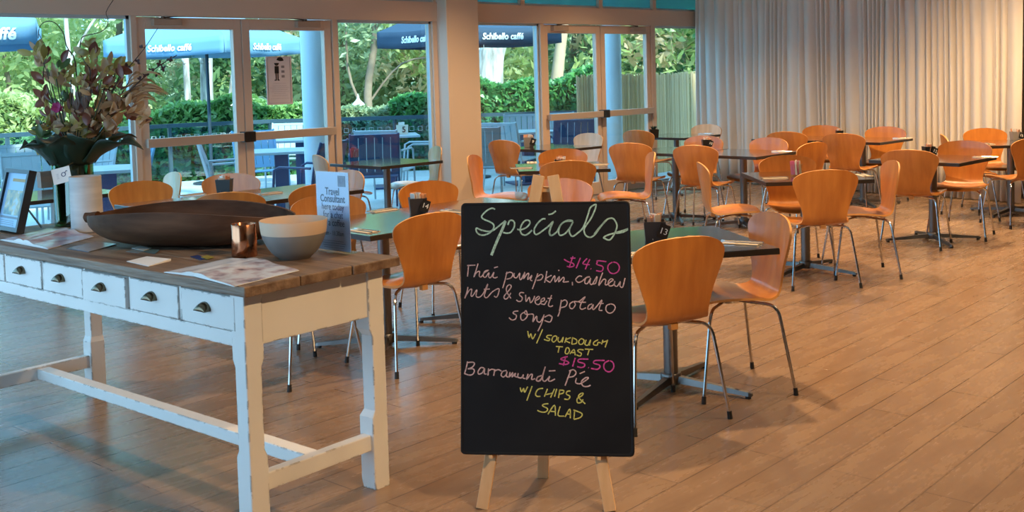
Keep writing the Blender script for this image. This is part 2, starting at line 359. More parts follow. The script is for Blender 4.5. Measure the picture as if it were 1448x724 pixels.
# ------------------------------------------------------------------ curtain
def curtain():
    rows = []; n = 900; zt, zb = CEIL-.06, .015
    rnd = random.Random(3)
    y0, y1 = VW-.10, 4.25
    ph = 0; pts = []
    amps = [rnd.uniform(.4, 1.0) for _ in range(200)]; wid = [rnd.uniform(.045, .085) if rnd.random() < .6 else rnd.uniform(.09, .18) for _ in range(200)]
    s = 0; L = y0-y1; k = 0; folds = []
    while s < L: folds.append((s, wid[k], amps[k])); s += wid[k]; k += 1
    base = []
    for i in range(n):
        s = L*i/(n-1)
        for a, w, am in folds:
            if a <= s <= a+w: break
        base.append((s, math.sin(PI*(s-a)/w)**1.0 * (.045*am+.02) * (1 if am > .45 else .5)))
    for j in range(9):
        t = j/8; z = zt + (zb-zt)*t; row = []
        for s, o in base:
            q = s/L; y = y0-s + .02*t*math.sin(s*9+1.3)
            u = UC0 + (UC1-UC0)*((VW-y)/4.0)
            off = o*(.75+.55*t) + .03*math.sin(s*4.1+2*t) + .02*t*math.sin(s*11+4*t)
            row.append((u-off, y, z))
        rows.append(row)
    m = MB(); m.grid(rows)
    c = m.build('curtain', M_CURT, angle=80)
    so = c.modifiers.new('cloth_thickness', 'SOLIDIFY'); so.thickness = .003
    tag(c, 'long pale beige floor length curtain hanging in folds across the right side', 'curtain')
    m = MB(); m.box((UC0-.3, 3.9, CEIL-.05), (UC0+.1, VW-.05, CEIL)); struct(m.build('trim_1', M_WALL, smooth=False))
curtain()
m = MB(); m.box((12.1, -6, 0), (12.75, 4.17, CEIL)); struct(m.build('wall_front', mat('dark_panel', (.03, .018, .012), .5), smooth=False))

# ------------------------------------------------------------------ chairs
def cat(P, n=4):                                   # Catmull-Rom through tuples
    out = []
    for i in range(len(P)-1):
        p0, p1, p2, p3 = P[max(i-1, 0)], P[i], P[i+1], P[min(i+2, len(P)-1)]
        for k in range(n):
            t = k/n
            out.append(tuple(.5*(2*b+(c-a)*t+(2*a-5*b+4*c-d)*t*t+(3*b-a-3*c+d)*t**3) for a, b, c, d in zip(p0, p1, p2, p3)))
    out.append(P[-1]); return out
CH_H = .82
def shell_mesh():
    P = [(.222, .420, .05), (.221, .422, .13), (.215, .428, .18), (.195, .438, .205), (.14, .448, .224), (.05, .449, .232), (-.04, .444, .226), (-.11, .438, .203),
         (-.155, .440, .178), (-.185, .455, .160), (-.202, .485, .153), (-.214, .530, .159), (-.225, .590, .178), (-.236, .65, .201), (-.243, .69, .2165), (-.2475, .72, .2255), (-.2515, .748, .2265),
         (-.254, .772, .212), (-.256, .792, .180), (-.2575, .807, .138), (-.258, .8155, .088), (-.2585, .82, .025)]
    S = cat(P, 2); nt = 15
    C = []
    for y, z, h in S:
        row = []
        back = min(max((z-.46)/.12, 0), 1)
        for k in range(nt):
            t = -1+2*k/(nt-1); x = h*t
            q = (x/.215)**2
            row.append(Vector((x, y+.030*q*back, z+.012*q*(1-back)-.010*(1-q)*(1-back)*(1 if abs(y) < .15 else .3))))
        C.append(row)
    nr = len(C); th = .0055
    def nor(i, k):
        a = C[min(i+1, nr-1)][k]-C[max(i-1, 0)][k]; b = C[i][min(k+1, nt-1)]-C[i][max(k-1, 0)]
        return a.cross(b).normalized()
    A = []; B = []
    for i in range(nr):
        A.append([C[i][k]-nor(i, k)*th for k in range(nt)]); B.append([C[i][k]+nor(i, k)*th for k in range(nt)])
    m = MB(); m.grid(A); m.grid([r[::-1] for r in B])
    loop = [(0, k) for k in range(nt)]+[(i, nt-1) for i in range(1, nr)]+[(nr-1, k) for k in range(nt-2, -1, -1)]+[(i, 0) for i in range(nr-2, 0, -1)]
    ra = [A[i][k] for i, k in loop]; rb = [B[i][k] for i, k in loop]
    m.grid([ra, rb], 1, close=True)
    return m
def leg_path(sx, sy):
    p0 = Vector((sx*.035, sy*.03, .418)); k = Vector((sx*.190, sy*.165, .414)); e = Vector((sx*.238, sy*.226, .018))
    a = k + (p0-k).normalized()*.05; b = k + (e-k).normalized()*.06
    pts = [p0, a]
    for i in range(1, 6):
        t = i/6; pts.append(a*(1-t)**2 + k*2*t*(1-t) + b*t*t)
    return pts+[b, e]
def make_chair(shellmat, key):
    root = empty('plywood_chair')
    shell_mesh().build('seat_shell', [shellmat, M_EDGE], root, angle=60)
    for sx in (-1, 1):
        for sy in (-1, 1):
            m = MB(); m.tube(leg_path(sx, sy), .0078, 8); l = m.build('leg', M_CHROME, root)
            m = MB(); m.tube([(sx*.2365, sy*.2245, .034), (sx*.239, sy*.2275, 0.0)], [.0105, .0115], 8); m.build('foot_cap', M_RUB, l)
    m = MB(); m.lathe([(0, .428), (.062, .428), (.066, .420), (.062, .409), (0, .409)], 16); m.build('seat_mount', M_CHROME, root)
    m = MB(); m.box((-.018, -.175, .408), (.018, -.145, .436)); m.build('bumper', M_EDGE, root, smooth=False, bevel=.003)
    return root
CH = {}
def chair(label, x, y, face, kind='o', group=None, z=CH_H, adj=(0, 0)):
    """x, y: where the middle of the back's top edge shows; face: heading the sitter looks to (0 right, 90 away)"""
    B = px(x, y, z); a = math.radians(face-45); f = Vector((math.cos(a), math.sin(a), 0))
    loc = B + f*.258; loc.z = 0; loc += r2w(*adj)
    if kind not in CH:
        CH[kind] = make_chair(M_PLY if kind == 'o' else M_PLYGLARE, kind); o = CH[kind]
    else: o = copy_tree(CH[kind])
    o.location = loc; o.rotation_euler = (0, 0, a-PI/2)
    tag(o, label, 'chair', group or 'plywood cafe chairs'); return o

# ------------------------------------------------------------------ cafe tables
TH = .708; TS = .77
def make_table():
    root = empty('cafe_table')
    h = TS/2
    m = MB(); m.box((-h, -h, TH-.028), (h, h, TH-.004), 1); m.box((-h+.0015, -h+.0015, TH-.004), (h-.0015, h-.0015, TH), 0); m.build('tabletop', [M_TOP, M_TOPEDGE], root, smooth=False)
    m = MB(); m.box((-.17, -.03, TH-.045), (.17, .03, TH-.028)); m.box((-.03, -.17, TH-.0449), (.03, .17, TH-.0281)); m.build('mounting_bracket', M_BLKP, root, smooth=False)
    m = MB(); m.lathe([(.034, .05), (.034, TH-.045)], 20); m.build('column', M_ALU, root)
    m = MB(); m.lathe([(0, .075), (.046, .075), (.05, .07), (.05, .045), (.044, .02), (0, .02)], 20); m.build('hub', M_ALU, root)
    for k in range(4):
        a = PI/4+k*PI/2; c, s = math.cos(a), math.sin(a)
        m = MB(); n = []
        for r, zt, zb, w in ((.04, .062, .03, .022), (.2, .048, .022, .019), (.39, .030, .012, .015), (.405, .024, .012, .010)):
            n.append([(r*c+w*s, r*s-w*c, zb), (r*c-w*s, r*s+w*c, zb), (r*c-w*s*.7, r*s+w*c*.7, zt), (r*c+w*s*.7, r*s-w*c*.7, zt)])
        m.grid(n, close=True); m.add(n[0], [(0, 1, 2, 3)]); m.add(n[-1], [(3, 2, 1, 0)])
        arm = m.build('base_arm', M_ALU, root, smooth=False)
        m = MB(); m.lathe([(0, 0), (.014, 0), (.014, .013), (0, .013)], 10, (.385*c, .385*s, 0)); m.build('foot_glide', M_RUB, arm)
    return root
TB = []; SCL = F/1490.0
def table(label, X, d, rot):
    o = make_table() if not TB else copy_tree(TB[0]); TB.append(o)
    o.location = r2w(X, d*SCL, 0); o.rotation_euler = (0, 0, math.radians(rot-45))
    tag(o, label, 'table', 'square cafe tables'); return o
T1 = table('dark square table right behind the black specials board', .73, 4.98, 12)
T2 = table('dark square table left of the specials board, pot 14 on it', -.745, 5.92, 45)
T2b = table('dark square table joined behind the pot 14 one, mostly hidden by the specials board', -.21, 6.46, 45)
T4 = table('dark square table behind the dark wooden trough and blue sign, nearer the glass doors', -1.64, 7.69, 45)
T4b = table('dark square table behind the dark wooden trough with a pot of sachets near its edge', -2.18, 7.15, 45)
T3 = table('square table by the window left of the column with a pink filled glass on it', -1.22, 10.15, 46)
T5 = table('square table by the far left window behind the black photo frame and vase', -3.50, 8.0, 45)
T6 = table('square table facing the camera straight above the specials board, right of the column', .42, 9.15, 2)
T7 = table('square table by the window right of the column with a grey pot on it', .44, 11.55, 45)
T8 = table('square table in the far window corner with a small black plant pot on it', 2.03, 13.0, 45)
T9 = table('dark square table in front of the bamboo screened window, left one of a joined pair', 1.64, 10.6, 45)
T9b = table('dark square table right one of a joined pair, its steel column standing clear', 2.21, 10.07, 45)
T10 = table('dark square table with the pink filled glass, in the middle of the right side', 2.16, 7.78, 1)
T11 = table('dark square table at right with a black number pot at its left corner', 3.57, 8.93, 45)
T12 = table('dark square table near the curtain, second from the right edge of the photo', 3.80, 11.4, 45)
T14 = table('dark square table close to the curtain, joined on the left of another table', 3.26, 11.94, 45)
T13 = table('dark square table at the right edge with the grey pot and black tag', 4.94, 10.42, -3)

chair('nearest chair, seen from its back, right beside the specials board', 967, 335, 114)
chair('glossy chair at the right side of the table behind the specials board, facing left', 1079, 302, 192, adj=(0.07, 0.02))
chair('chair seen from its back just left of the specials board', 612, 301, 132)
chair('chair mostly hidden behind the white timber table, only its legs showing', 383, 311, 43, adj=(-0.08, -0.06))
chair('chair with a pale striped front directly behind the small blue sign', 463, 275, 285)
chair('chair seen from its back rising behind the middle of the dark wooden trough', 330, 269, 100, adj=(0.00, -0.12))
chair('dark chair back partly covered by the left edge of the small blue sign', 437, 258, 130, adj=(0.10, -0.10))
chair('orange chair front in front of the glass doors, behind the pot of sachets', 328, 245, 268)
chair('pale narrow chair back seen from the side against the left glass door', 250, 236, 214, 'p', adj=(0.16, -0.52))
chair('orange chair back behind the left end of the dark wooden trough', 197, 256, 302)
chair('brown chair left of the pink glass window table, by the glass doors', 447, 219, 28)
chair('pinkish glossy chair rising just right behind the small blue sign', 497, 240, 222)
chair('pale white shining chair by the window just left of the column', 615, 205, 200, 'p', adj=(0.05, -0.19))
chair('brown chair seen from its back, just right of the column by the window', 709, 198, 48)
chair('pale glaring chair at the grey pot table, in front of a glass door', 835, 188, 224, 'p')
chair('orange chair front at the far side of the table above the specials board', 797, 212, 268, adj=(0, .2))
chair('orange chair seen from its back, just above the specials board', 803, 227, 90)
chair('chair with a whitish striped front, peeping over the top edge of the specials board', 794, 252, 250)
chair('grainy orange chair front behind pot 14, left of the specials board', 609, 257, 303, adj=(-0.04, 0.07))
chair('bright orange chair seen from the side just right of the column, facing right', 675, 219, -14, adj=(-0.06, 0.02))
chair('orange chair seen edge on, facing left, to the right above the specials board', 925, 215, 181)
chair('tan chair seen from its back, left end of the joined pair of tables', 889, 202, 62)
chair('tan chair back farthest left in the window corner, before the bamboo screen', 900, 184, 48)
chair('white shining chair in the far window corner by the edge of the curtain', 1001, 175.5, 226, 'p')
chair('chair with white glare at its right, below the white chair in the window corner', 992, 192.5, 232, adj=(0.05, 0.07))
chair('chair seen from its back at the right one of the joined tables', 984, 204.7, 56, adj=(-0.03, -0.05))
chair('orange chair with a white glare on its back, beyond the joined pair of tables', 1079, 195.5, 222, adj=(0.10, 0.10))
chair('bright orange chair seen edge on, facing right, left of the table with the pink glass', 988, 229.5, 0)
chair('wide orange chair front beyond the table with the pink filled glass', 1117, 221, 270, adj=(0, .12))
chair('large orange chair seen from its back, below the pink filled glass', 1170, 240, 95)
chair('chair seen side on facing left, with a pale upper back, beside the pink glass table', 1266, 227, 176)
chair('orange chair back at the left of the table with the black number pot', 1283, 209.5, 58, adj=(-.05, -.16))
chair('orange chair front beyond the table with the black number pot', 1362, 202, 238, adj=(0.13, 0.27))
chair('tan chair seen from its back in the middle, at the table near the curtain', 1191, 188.5, 52)
chair('pale orange chair front close to the curtain, right of the brown chair back', 1248, 180, 234, adj=(0.09, 0.14))
chair('orange chair front right against the curtain, above the brown chair back', 1161, 178.3, 248, adj=(0.07, 0.19))
chair('tan chair back in front of the curtain, left of the orange chair front', 1111, 186, 58)
chair('small orange chair turned left, between the pink glass table and the curtain', 1143, 200.5, 128, adj=(0.05, -0.06))
chair('bright orange chair front at the right edge, against the curtain', 1404, 182.7, 268, adj=(0.00, 0.22))
chair('pale slanted chair near the curtain, left of the bright orange one', 1347, 189.5, -14, adj=(-0.10, 0.03))
chair('orange chair cut off by the right edge of the photo', 1455, 194, 100, adj=(0.03, -0.08))

# ------------------------------------------------------------------ things on the cafe tables
M_SACH = mat('sachet_peach', (.66, .33, .19), .6); M_SACHW = mat('sachet_white', (.75, .70, .64), .6); M_SACHP = mat('sachet_pink', (.62, .10, .17), .6)
M_POTD = mat('charcoal_pot', (.05, .042, .042), .5); M_POTG = mat('grey_pot', (.30, .27, .25), .5)
M_NAP = mat('napkin_paper', (.60, .50, .38), .8); M_WHT = mat('tag_white', (.85, .85, .82), .6); M_STEEL = mat('cutlery_steel', (.72, .70, .66), .2, 1)
def pot(label, x, y, num=None, kind='dark', s=1.0, face=270):
    P = px(x, y, TH); P.z += .0008; a = math.radians(face-45+90)
    r = empty({'glass': 'sachet_glass', 'plant': 'plant_pot'}.get(kind, 'sachet_pot'), P, a)
    tag(r, label, 'pot')
    rnd = random.Random(int(x*7)); h = .085*s; w = .045*s
    m = MB(); t = .004
    if kind == 'glass':
        m.lathe([(0, 0), (w*.8, 0), (w, h), (w-.003, h), (w*.8-.003, .006), (0, .006)], 18); m.build('tumbler', M_CLEAR, r)
    else:
        rows = [[(-q, -q, z), (q, -q, z), (q, q, z), (-q, q, z)] for q, z in ((w*.85, 0), (w, h), (w-t, h), (w*.85-t, .01))]
        m.grid(rows, close=True); m.add(rows[0], [(3, 2, 1, 0)]); m.add(rows[3], [(0, 1, 2, 3)])
        m.build('pot_body', M_POTG if kind == 'grey' else M_BLKP if kind in ('black', 'plant') else M_POTD, r, smooth=False)
    if kind == 'plant':
        m = MB()
        for i in range(26):
            an = rnd.uniform(0, 2*PI); l = rnd.uniform(.03, .065); c = Vector((rnd.uniform(-.02, .02), rnd.uniform(-.02, .02), h-.005)); d = Vector((math.cos(an)*.7, math.sin(an)*.7, 1)).normalized()
            sd = d.cross(Vector((0, 0, 1))).normalized()*.011
            m.add([c, c+d*l*.5+sd, c+d*l, c+d*l*.5-sd], [(0, 1, 2, 3)])
        m.build('leaves', mat('succulent', (.03, .05, .035), .5), r, smooth=False)
    else:
        for cl, n_ in ((M_SACHP if kind == 'glass' else M_SACH, 7), (M_SACHW, 5)):
            m = MB()
            for i in range(n_):
                T = Matrix.Translation((rnd.uniform(-.6, .6)*w, rnd.uniform(-.6, .6)*w, .012)) @ Matrix.Rotation(rnd.uniform(0, 3), 4, 'Z') @ Matrix.Rotation(rnd.uniform(-.22, .22), 4, 'X')
                m.box((-.017*s, -.002, 0), (.017*s, .002, h*rnd.uniform(1.0, 1.22)), 0, T)
            m.build('sachets', cl, r, smooth=False)
    if num:
        T = Matrix.Translation((w*.75, -w-.012, h*.55)) @ Matrix.Rotation(.35, 4, 'Y') @ Matrix.Rotation(-.15, 4, 'X')
        m = MB(); m.box((-.022*s, -.002, -.03*s), (.022*s, .002, .03*s), 0, T); m.box((-.004, -.001, .02*s), (.004, .016, .03*s), 0, T)
        tg = m.build('number_tag', M_BLKP, r, smooth=False)
        text_mesh(num, .036*s, 'numeral', M_WHT, tg, T @ Matrix.Translation((0, -.003, 0)) @ Matrix.Rotation(PI/2, 4, 'X'))
    return r
pot('charcoal pot of peach sachets with a black 13 tag, right of the specials board', 926, 341, '13', s=1.15, face=265)
pot('charcoal pot with sachets and a black 14 tag, left of the specials board', 591, 303, '14', s=1.15, face=280)
pot('low black pot of pink and peach sachets behind the dark wooden trough', 318, 273, None, 'black', s=1.2)
pot('clear glass of pink sachets on the table by the window left of the column', 502, 224, None, 'glass', 1.0)
pot('clear glass of pink sachets on the table in the middle of the right side', 1126, 249, None, 'glass', 1.05)
pot('grey pot with a black tag on the window table right of the column', 748, 208, '9', 'grey', 1.3)
pot('small black plant pot on the table before the bamboo screen', 925, 195, None, 'plant', 1.2)
pot('black pot with peach sachets at the left corner of the table at right', 1313, 221, '12', 'black', 1.0)
pot('black number pot between the two orange chairs above the specials board', 792, 240, '8', 'black', 1.0)
pot('black number pot behind the chair back at the joined pair of tables', 999, 209, '10', 'black', 1.0)
pot('grey pot of sachets with a black tag at the right edge of the photo', 1436, 198, '15', 'grey', 1.0)
pot('tiny black number pot in front of the curtain behind the brown chair back', 1187, 193, None, 'black', .8)
pot('terracotta coloured holder on the table by the far left window', 67, 267, None, 'terra', 1.3) if False else None
NP = []
def setting(label, x, y, ang):
    P = px(x, y, TH+.0005)
    if not NP:
        r = empty('napkin_setting')
        m = MB(); m.box((-.045, -.09, 0), (.045, .09, .0025)); m.box((-.043, -.088, .0025), (.012, .088, .004)); m.build('napkin', M_NAP, r, smooth=False, bevel=.002)
        m = MB(); m.tube([(-.02, -.1, .007), (-.02, .02, .007)], .003, 6); m.box((-.027, .02, .005), (-.013, .10, .008)); m.build('knife', M_STEEL, r)
        m = MB(); m.tube([(.022, -.1, .007), (.022, .03, .007)], .003, 6); m.box((.012, .03, .005), (.032, .05, .008))
        for i in range(4): m.box((.012+i*.0057, .05, .005), (.0145+i*.0057, .10, .008))
        m.build('fork', M_STEEL, r)
        NP.append(r); o = r
    else: o = copy_tree(NP[0])
    o.location = P; o.rotation_euler = (0, 0, math.radians(ang-45)); tag(o, label, 'cutlery', 'napkins with cutlery on the tables')
for l, x, y, a in (('napkin with cutlery at the right corner of the table behind the specials board', 1048, 344, 60),
                   ('napkin with cutlery just right of the specials board edge', 898, 360, 100),
                   ('napkin with cutlery on the far left part of the table with pot 14', 541, 298, 135),
                   ('napkin with cutlery on the near edge of the table with pot 14', 514, 327, 45),
                   ('napkin with cutlery on the table left of the specials board, right of pot 14', 643, 299, 45),
                   ('napkin with cutlery on the near left corner of the pink glass table', 1095, 252, 90),
                   ('napkin with cutlery at the right end of the pink glass table', 1222, 248, 0),
                   ('napkin with cutlery at the left end of the table above the specials board', 737, 238, 90),
                   ('napkin with cutlery at the far left of the table above the specials board', 752, 230, 0),
                   ('napkin with cutlery at the right end of the table above the specials board', 845, 233, 90),
                   ('napkin with cutlery at the right corner of the table with the black number pot', 1393, 222.5, 45),
                   ('napkin with cutlery on the right end of the joined pair of tables', 1106, 214.5, 45),
                   ('napkin with cutlery on the table behind the trough, right end', 381, 274, 135),
                   ('napkin with cutlery on the table behind the trough, left end', 272, 276, 135),
                   ('napkin with cutlery on the table at the right edge of the photo', 1396, 203.5, 0),
                   ('napkin with cutlery on the table near the curtain, right corner', 1276, 196, 45),
                   ('napkin with cutlery on the table in the far window corner', 998, 189.5, 45)):
    setting(l, x, y, a)

# ------------------------------------------------------------------ specials board on its easel
def easel():
    ya = math.radians(7); ti = math.radians(11)
    rv = (math.cos(ya), -math.sin(ya)); bv = (math.sin(ya), math.cos(ya))
    o = Vector(pxd(771, 644.5, 3.70)); R = r2w(rv[0], rv[1], 0); BK = r2w(bv[0], bv[1], 0)
    U = BK*math.sin(ti) + Vector((0, 0, math.cos(ti))); Nn = R.cross(U)             # Nn points backwards
    if Nn.dot(BK) < 0: Nn = -Nn
    FR = -Nn
    # the board's corners read off the photograph lie in this plane
    def on(x, y):
        D = _f + _r*((x-CX)/F) - _u*((y-CY)/F); w = r2w(*D); c = Vector((0, 0, HC)); t = (o-c).dot(Nn)/w.dot(Nn); P = c+w*t - o
        return P.dot(R), P.dot(U)
    bl, br_, tr, tl = on(647, 643), on(895, 646), on(893, 286), on(656, 285)
    x0 = (bl[0]+tl[0])/2; x1 = (br_[0]+tr[0])/2; y0 = (bl[1]+br_[1])/2; y1 = (tl[1]+tr[1])/2
    T = frame_T(o, R, U)                            # local x right, y up the board, z towards the viewer
    if T.to_3x3().col[2].dot(FR) < 0: T = T @ Matrix.Scale(-1, 4, (0, 0, 1))
    root = empty('chalkboard_easel', (o.x, o.y, 0)); Ti = Matrix.Translation((-o.x, -o.y, 0)) @ T
    tag(root, 'black specials chalkboard on a pine easel', 'chalkboard')
    def L(x, y, z): return Ti @ Vector((x, y, z))
    m = MB(); rad = .016; ring = []
    for cx_, cy_, a0 in ((x1-rad, y1-rad, 0), (x0+rad, y1-rad, PI/2), (x0+rad, y0+rad, PI), (x1-rad, y0+rad, 1.5*PI)):
        for i in range(6): an = a0+PI/2*i/5; ring.append((cx_+rad*math.cos(an), cy_+rad*math.sin(an)))
    prof = [(0, -.018), (0, -.003), (.003, 0), (.007, 0), (.010, -.0015)]
    cx0, cy0 = (x0+x1)/2, (y0+y1)/2; rows = []
    for ins, z in prof:
        rows.append([L(cx0+(px_-cx0)*(1-ins/abs(x1-cx0)), cy0+(py_-cy0)*(1-ins/abs(y1-cy0)), z) for px_, py_ in ring])
    m.grid(rows, close=True); n = len(ring); m.add(rows[0], [tuple(range(n))]); m.add(rows[-1], [tuple(range(n-1, -1, -1))])
    m.build('blackboard', M_BLACK, root, angle=30)
    # chalk writing
    def chalk(name, col, wd, strokes, X0, Y0, s):
        m = MB()
        mt = mat('chalk_'+name, col, .9, noise=(tuple(c*.62 for c in col), 160, 2))
        for st in strokes:
            pts = [on(X0+a/s, Y0+b/s) for a, b in st]
            if len(pts) > 2: pts = cat(pts, 4)
            P = [Vector((a, b)) for a, b in pts]
            ls, rs = [], []
            for i, p in enumerate(P):
                t = P[min(i+1, len(P)-1)]-P[max(i-1, 0)]
                if t.length < 1e-6: t = Vector((1, 0))
                t.normalize(); q = Vector((-t.y, t.x))*wd*.5
                ls.append(L(p.x+q.x, p.y+q.y, -.0004)); rs.append(L(p.x-q.x, p.y-q.y, -.0004))
            m.grid([ls, rs])
        return m
    def joined(name, m_list, col):
        m = MB()
        for q in m_list: m.add(q.v, q.f)
        m.build(name, mat('chalk_'+name, col, .9, noise=(tuple(c*.55 for c in col), 150, 2)), root, smooth=False)
    G = (.42, .62, .52); W = (.66, .46, .47); Pk = (.62, .07, .34); Ye = (.66, .62, .16)
    joined('chalk_heading', [
        chalk('h', G, .0054, [[(318,100),(280,85),(220,110),(165,160),(145,195),(170,225),(240,255),(290,285),(303,320),(285,360),(240,405),(170,430),(115,420),(80,385),(78,340),(140,365),(225,382),(290,370),(350,325),(400,285),(450,245)],
              [(480,300),(500,250),(535,240),(565,270),(560,330),(520,390),(470,405),(420,395)],
              [(600,355),(650,360),(720,330),(762,280),(750,243),(700,245),(655,300),(640,360),(655,410),(700,430),(750,405),(790,365)],
              [(962,222),(920,225),(860,280),(820,350),(822,405),(855,420),(930,370),(1000,315),(1060,255),(1030,330),(1015,400),(1040,435),(1086,405)],
              [(1000,165),(1050,155),(1095,120)]], 665, 285, 9.05),
        chalk('h', G, .0095, [[(450,250),(420,330),(390,400),(340,510),(270,688)]], 665, 285, 9.05),
        chalk('h', G, .0054, [[(60,255),(30,330),(15,400),(40,435),(110,390),(160,300),(220,255),(320,250),(250,240),(170,290),(135,370),(150,430),(210,415),(270,350),(320,260),(280,340),(275,400),(310,445),(370,410),(450,330),(510,170),(540,80),(590,42),(615,45),(590,130),(540,230),(490,300),(460,360),(480,430),(540,458),(600,420),(660,340),(740,240),(810,212),(855,240),(882,310),(860,390),(820,460),(780,492),(730,475),(712,460),(760,430),(860,400),(960,370),(1035,345)]], 775, 285, 9.05),
        chalk('h', G, .006, [[(590,420),(660,330),(750,235)],[(870,405),(960,390),(1030,350)]], 775, 285, 9.05)], G)
    joined('chalk_price', [chalk('p', Pk, .0042, [[(250,60),(300,90),(360,110),(378,140),(340,158),(285,150)],[(365,20),(340,90),(315,170)],[(330,45),(395,45)],[(460,40),(405,175)],[(545,50),(490,115),(578,130)],[(580,60),(550,120),(522,188)],[(590,180),(598,185)],
              [(790,90),(680,78),(675,100),(670,125),(740,150),(748,185),(725,215),(660,205)],[(870,95),(820,130),(810,180),(840,230),(890,243),(940,215),(958,160),(930,110),(880,95)]], 770, 360, 9.05)], Pk)
    joined('chalk_price', [chalk('p', Pk, .0046, [[(505,355),(445,370),(430,390),(500,410),(515,432),(470,445),(405,435)],[(485,350),(470,400),(455,460)],[(590,370),(560,470)],[(740,385),(640,385),(625,415),(690,435),(695,465),(660,480),(612,470)],[(738,480),(744,484)],
              [(925,400),(820,400),(800,430),(860,450),(870,475),(840,500),(770,490)],[(975,400),(925,430),(915,480),(945,522),(990,525),(1028,480),(1020,425),(985,402)]], 740, 460, 8.04)], Pk)
    joined('chalk_dish', [chalk('m', W, .0039, [[(95,140),(200,135)],[(115,130),(100,280)],[(235,115),(210,200),(180,290),(215,230),(255,215),(250,270),(275,285),(320,230),(370,200),(320,215),(300,270),(330,290),(375,230),(370,280),(395,295),(440,225),(425,280),(450,298),(485,285)],[(440,170),(490,155)],
              [(605,220),(580,330),(550,430)],[(590,250),(640,225),(680,245),(660,295),(600,315)],[(700,235),(695,285),(730,295),(770,235),(765,290),(785,320),(835,225),(815,310),(860,250),(885,245),(870,320),(925,265),(905,320),(930,335)],[(1000,240),(970,330),(930,440)],[(975,300),(1035,255),(1065,275),(1040,320),(985,330)],
              [(105,415),(95,470),(65,560)],[(75,535),(120,460),(155,445),(145,520),(165,530),(220,450),(210,530),(250,545),(300,500),(360,375),(330,470),(315,530),(350,550),(420,475),(500,435),(495,500),(470,545),(440,530)],[(310,445),(385,440)],
              [(655,560),(600,470),(605,410),(640,385),(660,410),(625,465),(570,530),(575,565),(610,560),(655,490)],
              [(825,490),(780,485),(765,515),(800,550),(790,590),(755,600),(725,580)],[(845,515),(850,600),(890,545),(905,615),(940,580),(960,530)],[(970,590),(1020,560),(1010,535),(970,570),(970,620),(1010,640),(1050,600)],[(1040,600),(1080,590),(1083,555),(1045,575),(1040,625),(1086,640)]], 650, 360, 9.05),
        chalk('m', W, .0039, [[(30,210),(15,300),(0,360)],[(90,265),(15,310),(60,350),(80,345),(130,270),(135,350),(190,280),(180,350),(240,290),(250,320),(240,350),(310,345)],[(175,200),(190,205)],[(355,350),(358,395)],
              [(480,280),(440,275),(400,320),(430,355),(480,340),(540,290),(580,285),(530,300),(515,360),(550,370),(590,300),(580,360),(610,380),(670,280),(665,330),(650,370),(620,375)],[(745,230),(710,320),(695,395),(750,320),(785,325),(775,380),(800,385),(850,345),(880,325),(850,310),(815,350),(830,400),(880,390),(900,340),(895,390),(930,405),(970,345),(965,400),(1000,415),(1030,300)],
              [(90,520),(65,590),(50,650),(80,665),(108,650)],[(40,560),(95,560)],[(0,640),(30,590)],[(215,580),(205,650),(190,720)],[(205,610),(260,580),(290,610),(270,660),(210,680)],[(370,600),(325,630),(325,680),(360,690),(395,640),(380,600),(440,600),(520,540),(470,620),(455,680),(480,700),(530,680)],[(440,610),(530,610)],
              [(610,630),(565,650),(555,695),(590,690),(625,640),(615,690),(640,695),(735,580),(705,670),(700,710),(740,715)],[(690,625),(755,625)]], 770, 360, 9.05),
        chalk('m', W, .0039, [[(205,230),(190,290),(170,340)],[(840,180),(795,200),(785,255),(820,295),(870,285),(905,230),(885,190),(845,178)],[(80,340),(60,320),(0,350),(50,325),(95,345),(70,410),(0,390)]], 770, 410, 9.05),
        chalk('m', W, .0039, [[(750,405),(700,410),(685,435),(725,460),(715,505),(670,520),(630,490)],[(830,420),(785,450),(785,510),(820,520),(865,470),(850,400),(830,430),(860,450),(935,445),(945,480),(935,545),(985,470),(990,530),(1030,545),(1075,470)],[(1080,450),(1050,560),(1000,665)]], 650, 395, 9.05)], W)
    joined('chalk_dish', [chalk('m', W, .0043, [[(100,100),(85,180),(60,260)],[(100,115),(165,110),(190,130),(160,175),(105,195),(170,195),(188,225),(165,265),(120,275),(60,255)],
              [(310,185),(270,180),(235,230),(245,262),(290,245),(320,190),(315,255),(345,260)],[(370,190),(362,280)],[(365,225),(410,200),(450,210)],[(450,200),(435,285)],[(440,230),(490,205),(535,225)],[(600,215),(550,230),(530,275),(560,300),(600,260),(605,225),(600,290),(630,300)],[(645,235),(635,300),(680,240),(670,300),(715,250),(705,290),(740,300)],[(750,250),(745,300),(790,310),(815,270),(810,310),(840,320)],[(875,260),(855,330),(905,270),(930,270),(920,330),(965,320)],[(1040,285),(1000,300),(980,340),(1010,350),(1050,310),(1085,200)]], 650, 500, 9.05),
        chalk('m', W, .0043, [[(250,470),(225,560),(220,620),(250,635),(300,580),(285,625),(310,635),(360,610)],[(290,520),(365,515)],[(210,570),(160,590),(155,630),(190,630),(225,570)]], 740, 460, 8.04)], W)
    joined('chalk_dish', [chalk('m', W, .0043, [[(540,510),(510,590),(475,685)],[(520,520),(570,505),(600,540),(570,580),(515,590)],[(605,600),(595,650),(640,665),(690,640),(740,600),(710,595),(660,640),(680,690),(730,695),(765,680)],[(640,550),(700,525)]], 740, 460, 8.04)], W)
